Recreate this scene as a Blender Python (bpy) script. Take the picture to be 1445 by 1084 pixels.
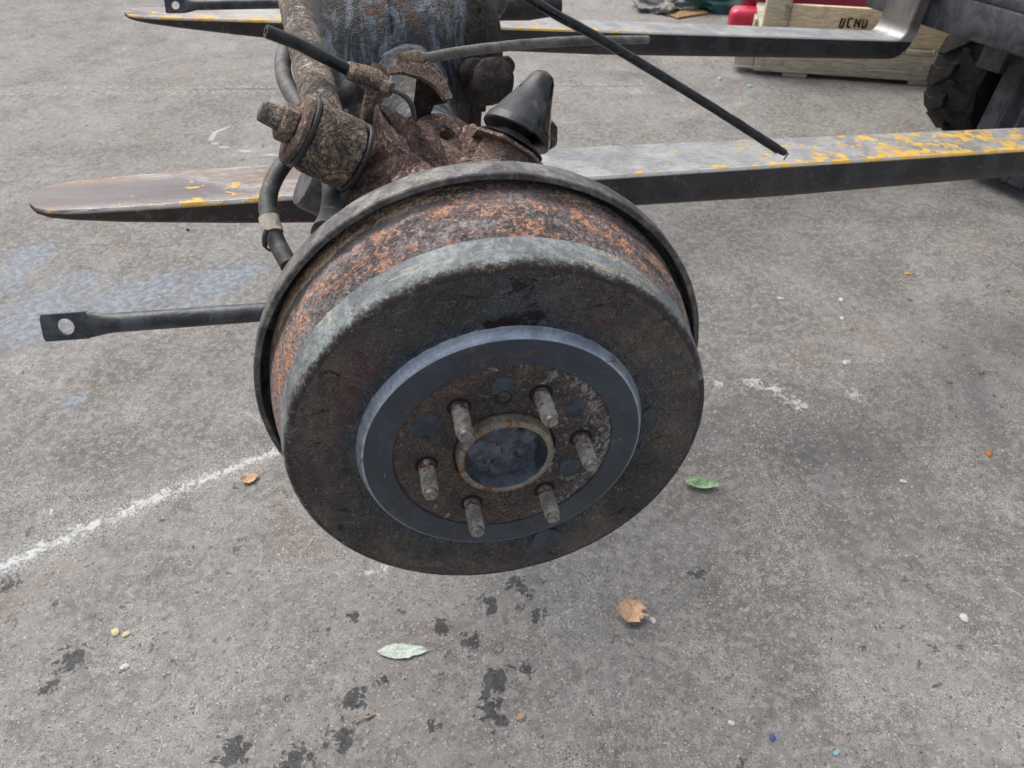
import bpy, bmesh, math, random
from mathutils import Vector, Matrix, noise as mnoise
random.seed(7)
for o in list(bpy.data.objects): bpy.data.objects.remove(o)
SC = bpy.context.scene
COL = SC.collection
V = Vector

# ------------------------------------------------------------------ camera
CAM_H, FPX, PITCH = 1.1, 1085.0, math.radians(40.2)
cam = bpy.data.cameras.new('camera')
cam.sensor_width = 36; cam.lens = FPX/1445*36; cam.clip_start = .02; cam.clip_end = 2000
cam_ob = bpy.data.objects.new('camera', cam); COL.objects.link(cam_ob)
cam_ob.location = (0, 0, CAM_H); cam_ob.rotation_euler = (math.pi/2-PITCH, 0, 0)
cam.dof.use_dof = True; cam.dof.focus_distance = .66; cam.dof.aperture_fstop = 20
SC.camera = cam_ob
SC.cycles.max_bounces = 4; SC.cycles.diffuse_bounces = 3; SC.cycles.glossy_bounces = 2
SC.cycles.use_adaptive_sampling = True; SC.cycles.adaptive_threshold = .012

# ------------------------------------------------------------------ sky, sun, exposure
SUN_EL, SUN_AZ = math.radians(58), math.radians(-42)      # azimuth from +Y towards +X
world = bpy.data.worlds.new('World'); SC.world = world; world.use_nodes = True
wn = world.node_tree; wn.nodes.clear()
sky = wn.nodes.new('ShaderNodeTexSky'); sky.sky_type = 'NISHITA'; sky.sun_disc = False
sky.sun_elevation = SUN_EL; sky.sun_rotation = SUN_AZ
sky.air_density = 1.4; sky.dust_density = 6.0; sky.ozone_density = 1.0
hsv = wn.nodes.new('ShaderNodeHueSaturation'); hsv.inputs['Saturation'].default_value = .5
bg = wn.nodes.new('ShaderNodeBackground'); bg.inputs['Strength'].default_value = .13
wo = wn.nodes.new('ShaderNodeOutputWorld')
wn.links.new(sky.outputs[0], hsv.inputs['Color']); wn.links.new(hsv.outputs[0], bg.inputs['Color']); wn.links.new(bg.outputs[0], wo.inputs['Surface'])
sun = bpy.data.lights.new('sun', 'SUN'); sun.energy = 1.0; sun.angle = math.radians(50); sun.color = (1, .95, .88)
sun_ob = bpy.data.objects.new('sun', sun); COL.objects.link(sun_ob)
sdir = V((math.sin(SUN_AZ)*math.cos(SUN_EL), math.cos(SUN_AZ)*math.cos(SUN_EL), math.sin(SUN_EL)))
sun_ob.rotation_euler = sdir.to_track_quat('Z', 'Y').to_euler(); sun_ob.location = sdir*30
SC.view_settings.view_transform = 'Standard'; SC.view_settings.look = 'None'
SC.view_settings.gamma = 1; SC.view_settings.use_curve_mapping = False
SC.view_settings.exposure = 0.5

# ------------------------------------------------------------------ measuring helpers (survey of the photograph)
FW = V((0, math.cos(PITCH), -math.sin(PITCH))); UP = V((0, math.sin(PITCH), math.cos(PITCH))); C0 = V((0, 0, CAM_H))
def ray(x, y): return V((1, 0, 0))*((x-722.5)/FPX) - UP*((y-542)/FPX) + FW
def gnd(x, y, h=0):
    r = ray(x, y); return C0 + r*((h-CAM_H)/r.z)
def hit(x, y, P, n):
    r = ray(x, y); return C0 + r*((P-C0).dot(n)/r.dot(n))
Z = V((0, 0, 1))
HUB = V((-.0068, .4270, .6752)); AA = V((-.1879, .9822, 0)).normalized(); BB = V((AA.y, -AA.x, 0))
def L(t, u, v): return V((t, u, v))
# axle frame: x = t (inboard along the axle), y = u, z = v
MA = Matrix.Translation(HUB) @ Matrix(((AA.x, BB.x, 0, 0), (AA.y, BB.y, 0, 0), (0, 0, 1, 0), (0, 0, 0, 1)))
MAi = MA.inverted()
def ax(x, y, t): return MAi @ hit(x, y, HUB+AA*t, AA)
# fork frame: x = s (towards the mast), y = w (across), z = m (up from the blade)
FD = V((.890, .432, -.145)).normalized(); FWd = V((-FD.y, FD.x, 0)).normalized(); FM = FD.cross(FWd)
FP0 = V((-.022, .981, .630))
MF = Matrix.Translation(FP0) @ Matrix(((FD.x, FWd.x, FM.x, 0), (FD.y, FWd.y, FM.y, 0), (FD.z, FWd.z, FM.z, 0), (0, 0, 0, 1)))
MFi = MF.inverted()
def fks(x, y, s): return MFi @ hit(x, y, FP0+FD*s, FD)
def fkm(x, y, m): return MFi @ hit(x, y, FP0+FM*m, FM)
# level vehicle frame on the ground under the mast foot
VD = V((FD.x, FD.y, 0)).normalized(); VW = V((-VD.y, VD.x, 0))
VP0 = V((FP0.x, FP0.y, 0))
MV = Matrix.Translation(VP0) @ Matrix(((VD.x, VW.x, 0, 0), (VD.y, VW.y, 0, 0), (0, 0, 1, 0), (0, 0, 0, 1)))

# ------------------------------------------------------------------ node helpers
def lin(h):
    h = h.lstrip('#'); r = []
    for i in (0, 2, 4):
        c = int(h[i:i+2], 16)/255; r.append(c/12.92 if c <= .04045 else ((c+.055)/1.055)**2.4)
    return tuple(r)
class S:
    def __init__(s, nt, sock): s.nt, s.k = nt, sock
    def _m(s, op, b=None, c=None, rev=False):
        n = s.nt.nodes.new('ShaderNodeMath'); n.operation = op
        ins = [s, b, c]
        if rev: ins[0], ins[1] = b, s
        for i, q in enumerate(ins):
            if q is None: continue
            if isinstance(q, S): s.nt.links.new(q.k, n.inputs[i])
            else: n.inputs[i].default_value = q
        return S(s.nt, n.outputs[0])
    def __add__(s, b): return s._m('ADD', b)
    __radd__ = __add__
    def __mul__(s, b): return s._m('MULTIPLY', b)
    __rmul__ = __mul__
    def __sub__(s, b): return s._m('SUBTRACT', b)
    def __rsub__(s, b): return s._m('SUBTRACT', b, rev=True)
    def __truediv__(s, b): return s._m('DIVIDE', b)
    def __pow__(s, b): return s._m('POWER', b)
    def max(s, b): return s._m('MAXIMUM', b)
    def min(s, b): return s._m('MINIMUM', b)
    def abs(s): return s._m('ABSOLUTE')
    def sqrt(s): return s._m('SQRT')
    def sin(s): return s._m('SINE')
    def clamp(s): return s.max(0.0).min(1.0)
class T:
    """texture toolbox of one material"""
    def __init__(s, nt, dim='3D'):
        s.nt = nt; s.dim = dim; n = nt.nodes.new('ShaderNodeTexCoord'); s.P = S(nt, n.outputs['Object'])
        x = nt.nodes.new('ShaderNodeSeparateXYZ'); nt.links.new(s.P.k, x.inputs[0])
        s.x, s.y, s.z = (S(nt, x.outputs[i]) for i in range(3))
        g = nt.nodes.new('ShaderNodeNewGeometry'); s.pointy = S(nt, g.outputs['Pointiness'])
    def vec(s, x, y, z):
        n = s.nt.nodes.new('ShaderNodeCombineXYZ')
        for i, q in enumerate((x, y, z)):
            if isinstance(q, S): s.nt.links.new(q.k, n.inputs[i])
            else: n.inputs[i].default_value = q
        return S(s.nt, n.outputs[0])
    def noise(s, scale, detail=6, rough=.6, dist=0, P=None, off=0):
        n = s.nt.nodes.new('ShaderNodeTexNoise'); n.noise_dimensions = s.dim
        if off:
            a = s.nt.nodes.new('ShaderNodeVectorMath'); a.operation = 'ADD'; a.inputs[1].default_value = (off*3.17, off*1.73, off*2.31)
            s.nt.links.new((P or s.P).k, a.inputs[0]); s.nt.links.new(a.outputs[0], n.inputs['Vector'])
        else: s.nt.links.new((P or s.P).k, n.inputs['Vector'])
        detail = min(detail, max(2., math.log2(1500/scale)+.5))
        n.inputs['Scale'].default_value = scale; n.inputs['Detail'].default_value = detail
        n.inputs['Roughness'].default_value = rough; n.inputs['Distortion'].default_value = dist
        return S(s.nt, n.outputs[0])
    def vor(s, scale, feature='F1', P=None, rnd=1):
        n = s.nt.nodes.new('ShaderNodeTexVoronoi'); n.feature = feature; n.voronoi_dimensions = s.dim
        s.nt.links.new((P or s.P).k, n.inputs['Vector']); n.inputs['Scale'].default_value = scale; n.inputs['Randomness'].default_value = rnd
        d = S(s.nt, n.outputs['Distance'])
        if feature == 'DISTANCE_TO_EDGE': return d, None
        x = s.nt.nodes.new('ShaderNodeSeparateColor'); s.nt.links.new(n.outputs['Color'], x.inputs[0])
        return d, S(s.nt, x.outputs[0])
    def ramp(s, f, lo, hi, a=0., b=1.):
        n = s.nt.nodes.new('ShaderNodeMapRange'); n.interpolation_type = 'SMOOTHSTEP'
        s.nt.links.new(f.k, n.inputs['Value'])
        if lo > hi: lo, hi, a, b = hi, lo, b, a
        n.inputs['From Min'].default_value = lo; n.inputs['From Max'].default_value = hi
        n.inputs['To Min'].default_value = a; n.inputs['To Max'].default_value = b
        return S(s.nt, n.outputs['Result'])
    def mix(s, f, a, b, blend='MIX'):
        n = s.nt.nodes.new('ShaderNodeMix'); n.data_type = 'RGBA'; n.blend_type = blend
        for k, q in ((n.inputs['Factor'], f), (n.inputs[6], a), (n.inputs[7], b)):
            if isinstance(q, S): s.nt.links.new(q.k, k)
            elif isinstance(q, (int, float)): k.default_value = q
            else: k.default_value = (*q, 1)
        return S(s.nt, n.outputs[2])
    def mul(s, c, f):
        return s.mix(1.0, c, s.vec(f, f, f), 'MULTIPLY')
    def fmix(s, f, a, b): return (f*(b-a))+a if not isinstance(b, S) else f*(b-a)+a
    def attr(s, name):
        n = s.nt.nodes.new('ShaderNodeAttribute'); n.attribute_name = name; return S(s.nt, n.outputs['Fac'])
    def seg(s, A, B):
        """distance to the segment A-B in the XY plane"""
        ax_, ay = A[0], A[1]; dx, dy = B[0]-ax_, B[1]-ay; l2 = dx*dx+dy*dy+1e-9
        px, py = s.x-ax_, s.y-ay
        h = ((px*dx+py*dy)/l2).clamp()
        qx, qy = px-h*dx, py-h*dy
        return (qx*qx+qy*qy).sqrt()
MATS = {}
def mat(name, fn, dim='3D', bscale=1.8):
    m = bpy.data.materials.new(name); m.use_nodes = True; nt = m.node_tree
    for n in list(nt.nodes):
        if n.type not in ('BSDF_PRINCIPLED', 'OUTPUT_MATERIAL'): nt.nodes.remove(n)
    bs = [n for n in nt.nodes if n.type == 'BSDF_PRINCIPLED'][0]
    t = T(nt, dim); r = fn(t)
    def put(k, q):
        if isinstance(q, S): nt.links.new(q.k, bs.inputs[k])
        elif isinstance(q, (int, float)): bs.inputs[k].default_value = q
        else: bs.inputs[k].default_value = (*q, 1)
    put('Base Color', r['color']); put('Roughness', r.get('rough', .7)); put('Metallic', r.get('metal', 0.)); put('Specular IOR Level', r.get('spec', .5))
    if 'coat' in r: put('Coat Weight', r['coat']); bs.inputs['Coat Roughness'].default_value = r.get('coat_rough', .1)
    if 'height' in r:
        b = nt.nodes.new('ShaderNodeBump'); b.inputs['Strength'].default_value = r.get('bump', 1.); b.inputs['Distance'].default_value = r.get('dist', .001)*bscale
        nt.links.new(r['height'].k, b.inputs['Height']); nt.links.new(b.outputs[0], bs.inputs['Normal'])
    MATS[name] = m
    return m

# ------------------------------------------------------------------ mesh helpers
WM = {}
def tag(o, label=None, cat=None, group=None, kind=None):
    for k, q in (('label', label), ('category', cat), ('group', group), ('kind', kind)):
        if q: o[k] = q
    return o
def empty(name, M=Matrix(), **kw):
    o = bpy.data.objects.new(name, None); o.empty_display_size = .05; COL.objects.link(o); o.matrix_basis = M; WM[o] = M.copy()
    return tag(o, **kw)
def link(name, me, m, parent=None, frame=Matrix()):
    o = bpy.data.objects.new(name, me); COL.objects.link(o)
    if parent is not None: o.parent = parent; o.matrix_basis = WM[parent].inverted() @ frame
    else: o.matrix_basis = frame
    WM[o] = frame.copy()
    if m and not me.materials: me.materials.append(MATS[m])
    return o
def finish(bm, name, angle=38, smooth=True):
    bmesh.ops.recalc_face_normals(bm, faces=bm.faces[:])
    me = bpy.data.meshes.new(name); bm.to_mesh(me); bm.free()
    if smooth:
        for p in me.polygons: p.use_smooth = True
        me.set_sharp_from_angle(angle=math.radians(angle))
    return me
def frame_of(d):
    d = d.normalized(); a = V((0, 0, 1)) if abs(d.z) < .9 else V((1, 0, 0))
    x = d.cross(a).normalized(); return x, d.cross(x).normalized(), d
def catmull(pts, n=6):
    P = [V(p) for p in pts]; P = [P[0]*2-P[1]]+P+[P[-1]*2-P[-2]]; out = []
    for i in range(1, len(P)-2):
        for k in range(n):
            t = k/n; a, b, c, d = P[i-1:i+3]
            out.append(.5*((2*b)+(c-a)*t+(2*a-5*b+4*c-d)*t*t+(3*b-a-3*c+d)*t**3))
    out.append(P[-2]); return out
def tube(bm, pts, r, seg=14, cap=True, rough=0, rs=60, hollow=0):
    """swept tube; r a number or list of radii"""
    n = len(pts); R = r if isinstance(r, (list, tuple)) else [r]*n
    x, y, _ = frame_of(pts[1]-pts[0]); rings = []
    for i, p in enumerate(pts):
        d = (pts[min(i+1, n-1)]-pts[max(i-1, 0)]).normalized()
        x = (x-d*x.dot(d)).normalized(); y = d.cross(x)
        ring = []
        for k in range(seg):
            a = 2*math.pi*k/seg; dr = x*math.cos(a)+y*math.sin(a); q = p+dr*R[i]
            if rough: q += dr*rough*mnoise.fractal(q*rs, 1, 2, 4)
            ring.append(bm.verts.new(q))
        rings.append(ring)
    for i in range(n-1):
        for k in range(seg): bm.faces.new((rings[i][k], rings[i][(k+1) % seg], rings[i+1][(k+1) % seg], rings[i+1][k]))
    if cap:
        for e, ring in ((0, rings[0]), (-1, rings[-1])):
            if hollow:
                p = pts[e]; d = (pts[1]-pts[0]) if e == 0 else (pts[-2]-pts[-1])
                d = d.normalized()
                inner = [bm.verts.new(p+(q.co-p)*hollow) for q in ring]
                deep = [bm.verts.new(q.co+d*R[e]*1.6) for q in inner]
                for k in range(seg):
                    bm.faces.new((ring[k], ring[(k+1) % seg], inner[(k+1) % seg], inner[k]))
                    bm.faces.new((inner[k], inner[(k+1) % seg], deep[(k+1) % seg], deep[k]))
                bm.faces.new(deep)
            else: bm.faces.new(ring)
    return bm
def lathe(bm, prof, M=Matrix(), seg=64, rough=0, rs=60, arc=None):
    """profile [(axial, radius)] about the local x axis of M"""
    rings = []
    for (t, r) in prof:
        if r < 1e-6: rings.append([bm.verts.new(M @ V((t, 0, 0)))]); continue
        ring = []
        for k in range(seg):
            a = 2*math.pi*k/seg; q = V((t, r*math.cos(a), r*math.sin(a)))
            if rough:
                d = V((0, math.cos(a), math.sin(a))); nn = mnoise.fractal((M @ q)*rs, 1, 2, 4); q += d*rough*nn; q.x += rough*.6*mnoise.fractal((M @ q)*rs+V((5, 3, 1)), 1, 2, 4)
            ring.append(bm.verts.new(M @ q))
        rings.append(ring)
    for A, B in zip(rings, rings[1:]):
        if len(A) == 1 and len(B) == 1: continue
        for k in range(seg):
            k2 = (k+1) % seg
            if len(A) == 1: bm.faces.new((A[0], B[k], B[k2]))
            elif len(B) == 1: bm.faces.new((A[k], B[0], A[k2]))
            else: bm.faces.new((A[k], A[k2], B[k2], B[k]))
    return bm
def box(bm, lo, hi, M=Matrix(), bevel=0, segs=2):
    c = [(lo[i]+hi[i])/2 for i in range(3)]; d = [abs(hi[i]-lo[i]) for i in range(3)]
    r = bmesh.ops.create_cube(bm, size=1, matrix=M @ Matrix.Translation(c) @ Matrix.Diagonal((*d, 1)))
    if bevel:
        es = {e for v in r['verts'] for e in v.link_edges}
        bmesh.ops.bevel(bm, geom=list(es), offset=bevel, segments=segs, affect='EDGES', profile=.5)
    return bm
def plate(pts, th, cuts=3, rough=.0012, rs=45, edge=.0015):
    """sheet-metal polygon with thickness, dented and corroded"""
    bm = bmesh.new(); vs = [bm.verts.new(p) for p in pts]; f = bm.faces.new(vs); f.normal_update()
    bmesh.ops.triangulate(bm, faces=[f])
    for _ in range(cuts):
        bmesh.ops.subdivide_edges(bm, edges=[e for e in bm.edges if e.calc_length() > .006], cuts=1, use_grid_fill=True)
        bmesh.ops.triangulate(bm, faces=bm.faces[:])
    bmesh.ops.recalc_face_normals(bm, faces=bm.faces[:]); bm.normal_update()
    nrm = V((0, 0, 0))
    for q in bm.faces: nrm += q.normal*q.calc_area()
    nrm.normalize()
    top = {v: v.co.copy() for v in bm.verts}
    ex = bmesh.ops.extrude_face_region(bm, geom=bm.faces[:])
    for v in [g for g in ex['geom'] if isinstance(g, bmesh.types.BMVert)]: v.co += nrm*th
    for v in bm.verts:
        n = mnoise.fractal(v.co*rs, 1, 2, 5); m = mnoise.noise_vector(v.co*rs*1.7)
        v.co += nrm*rough*n + m*edge*.5
    return bm
def part(name, bm, m, parent, frame=MA, angle=38, smooth=True, label=None, kind=None):
    o = link(name, finish(bm, name, angle, smooth), m, parent, frame)
    return tag(o, label=label, kind=kind)
def copies(o, mats, parent):
    out = []
    for M in mats:
        c = o.copy(); COL.objects.link(c); c.parent = parent; c.matrix_basis = WM[parent].inverted() @ M; WM[c] = M; out.append(c)
    return out
def axm(p, d):
    """matrix with local x along d at p"""
    d = V(d).normalized(); a, b, _ = frame_of(d)
    return Matrix(((d.x, a.x, b.x, p[0]), (d.y, a.y, b.y, p[1]), (d.z, a.z, b.z, p[2]), (0, 0, 0, 1)))

# ------------------------------------------------------------------ materials
def rusty(name, dark, mid, light, orange=None, oth=.6, sc=1., rough=.85, metal=0., dist=.0016, flake=.5, blue=None, bth=.62):
    def fn(t):
        n1 = t.noise(16*sc, 8, .65, .6); n2 = t.noise(75*sc, 9, .72, .8, off=3); n3 = t.noise(420*sc, 4, .7, off=5)
        c = t.mix(t.ramp(n1*.6+n2*.4, .40, .58), lin(dark), lin(mid))
        c = t.mix(t.ramp(n2*.75+n1*.25, .53, .64)*.85, c, lin(light))
        crk = t.noise(34*sc, 6, .7, 2.2, off=31); c = t.mix(t.ramp((crk-.5).abs(), .022, .004)*.7, c, tuple(.35*q for q in lin(dark)))
        rg = rough
        if blue:
            nb = t.noise(22*sc, 7, .65, 1., off=9); bm_ = t.ramp(nb, bth, bth+.08)
            c = t.mix(bm_, c, lin(blue)); rg = t.fmix(bm_, rough, rough*.55)
        if orange:
            no = t.noise(30*sc, 8, .75, 1.2, off=12)*.6+t.noise(190*sc, 5, .75, off=14)*.4
            c = t.mix(t.ramp(no, oth-.03, oth+.04), c, lin(orange))
        c = t.mix(t.ramp(t.pointy, .54, .62)*.4, c, lin(light))
        c = t.mul(c, t.ramp(n3, .28, .72, .5, 1.4))
        h = n2*.9+n3*.35+n1*.8-t.ramp((crk-.5).abs(), .03, .0)*.5
        if flake: h = h+t.ramp(t.noise(55*sc, 3, .5, 1.5, off=20), .48, .53)*flake
        return dict(color=c, rough=rg, metal=metal, height=h, bump=.9, dist=dist)
    return mat(name, fn)
rusty('bracket_rust', '#46332f', '#7a5f58', '#b0a098', '#a36d54', .65, 1.2)
rusty('bush_rust', '#5a4c44', '#9a8674', '#cbbaa7', '#7d4c3a', .64, 1.1, dist=.0024, flake=.9)
rusty('pale_rust', '#4f403a', '#846a60', '#b8a396', '#b07a56', .6, 1.3)
rusty('dark_rust', '#1d1918', '#3b322f', '#5f5049', '#70482f', .67, .9)
rusty('rod_rust', '#58514d', '#8a7e74', '#b8aea1', '#8a5a3c', .66, 1.2, dist=.0012)
rusty('clamp_rust', '#4a3b34', '#866f62', '#b8a693', '#905a3e', .64, 1.6, dist=.002)

def f_lip(t):     # backing plate: grey worn steel, rusty chips
    n = t.noise(40, 8, .7, .5); n2 = t.noise(300, 4, .7, off=2)
    c = t.mix(t.ramp(n, .4, .65), lin('#4a4a4d'), lin('#84827f'))
    c = t.mix(t.ramp(t.noise(70, 8, .75, 1, off=7), .6, .66), c, lin('#5a3a30'))
    c = t.mul(c, t.ramp(n2, .3, .7, .75, 1.2))
    return dict(color=c, rough=.55, metal=.35, height=n*.5+n2*.4, dist=.0006)
mat('plate_steel', f_lip)

def f_band(t):    # drum side: orange rust over grey with darker greasy hoops
    ang = t.vec(t.x*2.6, t.y, t.z)
    hp = t.vec(t.x*3.2, t.y, t.z); r1 = t.noise(9, 8, .68, 1.0, P=hp); r2 = t.noise(120, 7, .75, .6, off=4); r3 = t.noise(480, 3, .7, off=6)
    c = t.mix(t.ramp(r1, .38, .62), lin('#50494a'), lin('#898080'))
    c = t.mix(t.ramp(r2, .48, .62)*.8, c, lin('#9c918f'))
    pink = t.ramp(t.noise(14, 6, .7, 1, off=30), .48, .6)
    c = t.mix(pink*.35, c, lin('#86635d'))
    org = (t.noise(10, 7, .72, 1.2, off=17, P=hp)*.62+r2*.38)
    band = t.ramp((t.x-.055).abs(), .03, .008, 0., .05)
    org = org*.8+t.noise(70, 5, .75, .8, off=18)*.25
    c = t.mix(t.ramp(org+band, .572, .62)*.85, c, lin('#b4846a'))
    tan = t.ramp(t.noise(9, 8, .75, .8, off=41, P=hp)*.7+r3*.3+t.ramp((t.x-.083).abs(), .014, .003, 0., .10), .575, .63)
    c = t.mix(tan*.9, c, lin('#c4a685'))
    gre = t.ramp((t.x-.071).abs()+(t.noise(14, 5, .6, off=50)-.5)*.025, .009, .002)*t.ramp(t.noise(5, 4, .6, off=52), .34, .5)
    c = t.mix(gre*.92, c, lin('#2b2b2f'))
    c = t.mix(t.ramp(r3, .66, .74)*.5, c, lin('#b9aea8'))
    blk = t.ramp(t.noise(14, 7, .75, 1.0, off=57, P=hp)*.7+r2*.3, .55, .61); c = t.mix(blk*.75, c, lin('#2c2a2c'))
    c = t.mul(c, t.ramp(t.noise(300, 4, .8, off=60), .32, .68, .45, 1.45))
    return dict(color=c, rough=t.fmix(gre, .88, .45), height=r2*.9+r3*.6+org*.8, dist=.0016)
mat('drum_band', f_band)

def f_lipfront(t):  # rounded shoulder: bluish bare grey with pale streaks and pitted edge
    th = t.vec(t.x*5, t.y*1.0, t.z*1.0)
    n = t.noise(25, 8, .7, .6); n2 = t.noise(260, 5, .75, off=2)
    r = (t.y*t.y+t.z*t.z).sqrt()
    c = t.mix(t.ramp(n, .38, .64), lin('#5d6468'), lin('#8b9294'))
    c = t.mix(t.ramp(t.noise(18, 7, .75, .4, P=t.vec(t.x*6, t.y, t.z), off=5), .55, .63)*.7, c, lin('#b3a489'))
    edge = t.ramp(t.x+(n2-.5)*.012+(n-.5)*.014, .006, .0005)
    c = t.mix(edge, c, lin('#3a302d'))
    c = t.mix(t.ramp(t.noise(160, 6, .8, 1, off=9)*.7+t.noise(30, 4, .6, off=10)*.3, .57, .62)*.8, c, lin('#5b4440'))
    c = t.mul(c, t.ramp(n2, .3, .7, .72, 1.22))
    return dict(color=c, rough=.6, metal=.15, height=n2*.7+n*.3, dist=.0009)
mat('drum_shoulder', f_lipfront)

def f_face(t):    # cast face: brown black scale, blue-grey bald areas, maroon pits
    n = t.noise(9, 8, .66, .8); n2 = t.noise(170, 7, .75, .4, off=2); n3 = t.noise(520, 4, .75, off=3)
    r = (t.y*t.y+t.z*t.z).sqrt()
    c = t.mix(t.ramp(n, .36, .64), lin('#4a4847'), lin('#726a63'))
    c = t.mix(t.ramp(t.noise(7, 5, .6, 1.2, off=8), .5, .64)*.8, c, lin('#65494a'))
    bl = t.ramp(t.noise(12, 7, .68, 1, off=14)+t.ramp(r, .134, .116, 0., .16), .56, .68)
    c = t.mix(bl*.85, c, lin('#525a64'))
    c = t.mix(t.ramp(n2*.6+n3*.4, .56, .64)*.75, c, lin('#968777'))
    c = t.mix(t.ramp(t.noise(120, 5, .8, off=33), .66, .71), c, lin('#8a6238'))
    mar = t.ramp(t.noise(26, 7, .72, 1.0, off=25)*.75+t.noise(110, 4, .7, off=26)*.25, .585, .61)
    c = t.mix(mar, c, lin('#331a1f'))
    gr = t.noise(95, 4, .7, .6, off=44)
    c = t.mul(c, t.ramp(n3*.6+gr*.4, .34, .66, .5, 1.5))
    return dict(color=c, rough=t.fmix(bl, .55, .38), metal=.0, height=n2*1.3+n3*.6+gr*2.2-mar*.6, dist=.0034)
mat('drum_face', f_face)

def f_cent(t):    # machined centre: smooth blue-grey paint, faint brown film
    n = t.noise(14, 7, .65, 1); n2 = t.noise(240, 5, .7, off=2)
    r = (t.y*t.y+t.z*t.z).sqrt()
    c = t.mix(t.ramp(n, .4, .65), lin('#323943'), lin('#424a56'))
    c = t.mix(t.ramp(t.noise(34, 8, .75, .8, off=6), .57, .66)*.7, c, lin('#5e523f'))
    c = t.mix(t.ramp(t.noise(90, 6, .7, off=11), .64, .7)*.7, c, lin('#7e6a50'))
    c = t.mul(c, t.ramp(n2, .3, .7, .85, 1.12))
    rings = (r*2600).sin()*.02
    return dict(color=c, rough=t.ramp(n, .35, .65, .36, .5), metal=.05, height=n2*.5+rings, dist=.00025)
mat('drum_centre', f_cent)

def f_step(t):  # bare chamfer steel, base colour paled to carry the sky's brightness
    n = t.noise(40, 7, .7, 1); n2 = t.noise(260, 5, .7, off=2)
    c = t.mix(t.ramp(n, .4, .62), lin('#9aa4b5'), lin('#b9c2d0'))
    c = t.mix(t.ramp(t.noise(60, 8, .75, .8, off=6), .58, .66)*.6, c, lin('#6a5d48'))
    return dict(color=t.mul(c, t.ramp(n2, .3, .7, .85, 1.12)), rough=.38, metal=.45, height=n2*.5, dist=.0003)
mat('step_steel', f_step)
def f_mount(t):   # mounting face: dark greasy rust, white oxide on one side
    n = t.noise(20, 8, .7, 1); n2 = t.noise(130, 8, .75, .8, off=2); n3 = t.noise(500, 4, .7, off=3)
    r = (t.y*t.y+t.z*t.z).sqrt()
    c = t.mix(t.ramp(n, .38, .62), lin('#343130'), lin('#554d48'))
    c = t.mix(t.ramp(n2*.7+n*.3, .5, .62)*.8, c, lin('#6c5a4d'))
    rim = t.ramp(r+(n-.5)*.03, .068, .085)
    c = t.mix(rim*t.ramp(n2, .4, .62), c, lin('#67504a'))
    c = t.mix(t.ramp(t.noise(48, 8, .75, 1.5, off=21), .58, .66)*.8, c, lin('#3a4350'))
    ox = t.ramp(t.noise(70, 9, .8, 1.5, off=9)+t.ramp(t.y, -.03, .075, -.06, .05)+rim*.05, .58, .65)
    c = t.mix(ox*.85, c, lin('#8d8d90'))
    c = t.mul(c, t.ramp(n3, .32, .68, .45, 1.5))
    return dict(color=c, rough=t.ramp(n, .4, .6, .5, .8), height=n2*.9+n3*.5+n*.6, dist=.0013)
mat('mount_rust', f_mount)

def f_hub(t):
    n = t.noise(30, 8, .7, 1); n2 = t.noise(200, 6, .75, .6, off=2)
    c = t.mix(t.ramp(n, .4, .62), lin('#4b525c'), lin('#747b86'))
    c = t.mix(t.ramp(t.noise(55, 8, .75, 1.4, off=6)+t.ramp(t.z, .0, .035, 0., .09), .58, .65)*.9, c, lin('#4a2f2a'))
    c = t.mul(c, t.ramp(n2, .3, .7, .75, 1.2))
    return dict(color=c, rough=.42, metal=.5, height=n2*.6+n*.4, dist=.0005)
mat('hub_steel', f_hub)
def f_hubring(t):
    n = t.noise(45, 8, .7, 1); n2 = t.noise(260, 6, .75, .6, off=2)
    c = t.mix(t.ramp(n, .42, .6), lin('#84827f'), lin('#a3937b'))
    c = t.mix(t.ramp(t.noise(80, 8, .75, 1, off=5)+t.ramp(t.y, .02, -.035, 0., .08), .58, .66), c, lin('#7d5b44'))
    c = t.mul(c, t.ramp(n2, .3, .7, .75, 1.2))
    return dict(color=c, rough=.5, metal=.45, height=n2*.6+n*.4, dist=.0006)
mat('hub_ring_steel', f_hubring)
def f_stud(t):
    n = t.noise(90, 7, .7, .5); n2 = t.noise(500, 4, .7, off=2)
    c = t.mix(t.ramp(n, .4, .62), lin('#77746f'), lin('#a8a49d'))
    c = t.mix(t.ramp(t.noise(130, 6, .75, 1, off=4)+t.ramp(t.x, -.024, -.004, -.05, .08), .56, .64), c, lin('#6b4433'))
    return dict(color=c, rough=.45, metal=.65, height=n2, dist=.0002)
mat('stud_steel', f_stud)

def f_rubber(t):
    n = t.noise(30, 7, .7, .8); n2 = t.noise(300, 4, .7, off=2)
    c = t.mix(t.ramp(n, .42, .66), lin('#1b1c1e'), lin('#36363a'))
    c = t.mix(t.ramp(t.noise(22, 8, .75, 1, off=5), .54, .7)*.6, c, lin('#57534d'))
    return dict(color=c, rough=t.ramp(n, .4, .62, .28, .6), height=n2*.4+n*.3, dist=.0004)
mat('rubber', f_rubber)
def f_bump(t):   # bump stop: dusty on the far left, wet black paint on the right
    n = t.noise(38, 8, .7, .8); n2 = t.noise(300, 4, .7, off=2)
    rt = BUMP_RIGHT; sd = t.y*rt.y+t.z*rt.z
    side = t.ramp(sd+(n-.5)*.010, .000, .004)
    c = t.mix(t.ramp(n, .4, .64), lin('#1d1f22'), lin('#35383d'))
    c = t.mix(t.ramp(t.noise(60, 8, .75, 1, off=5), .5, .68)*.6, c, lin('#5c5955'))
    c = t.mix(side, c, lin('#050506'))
    return dict(color=c, rough=t.fmix(side, .42, .12), height=n2*.35+n*.5, dist=.0004)
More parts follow.
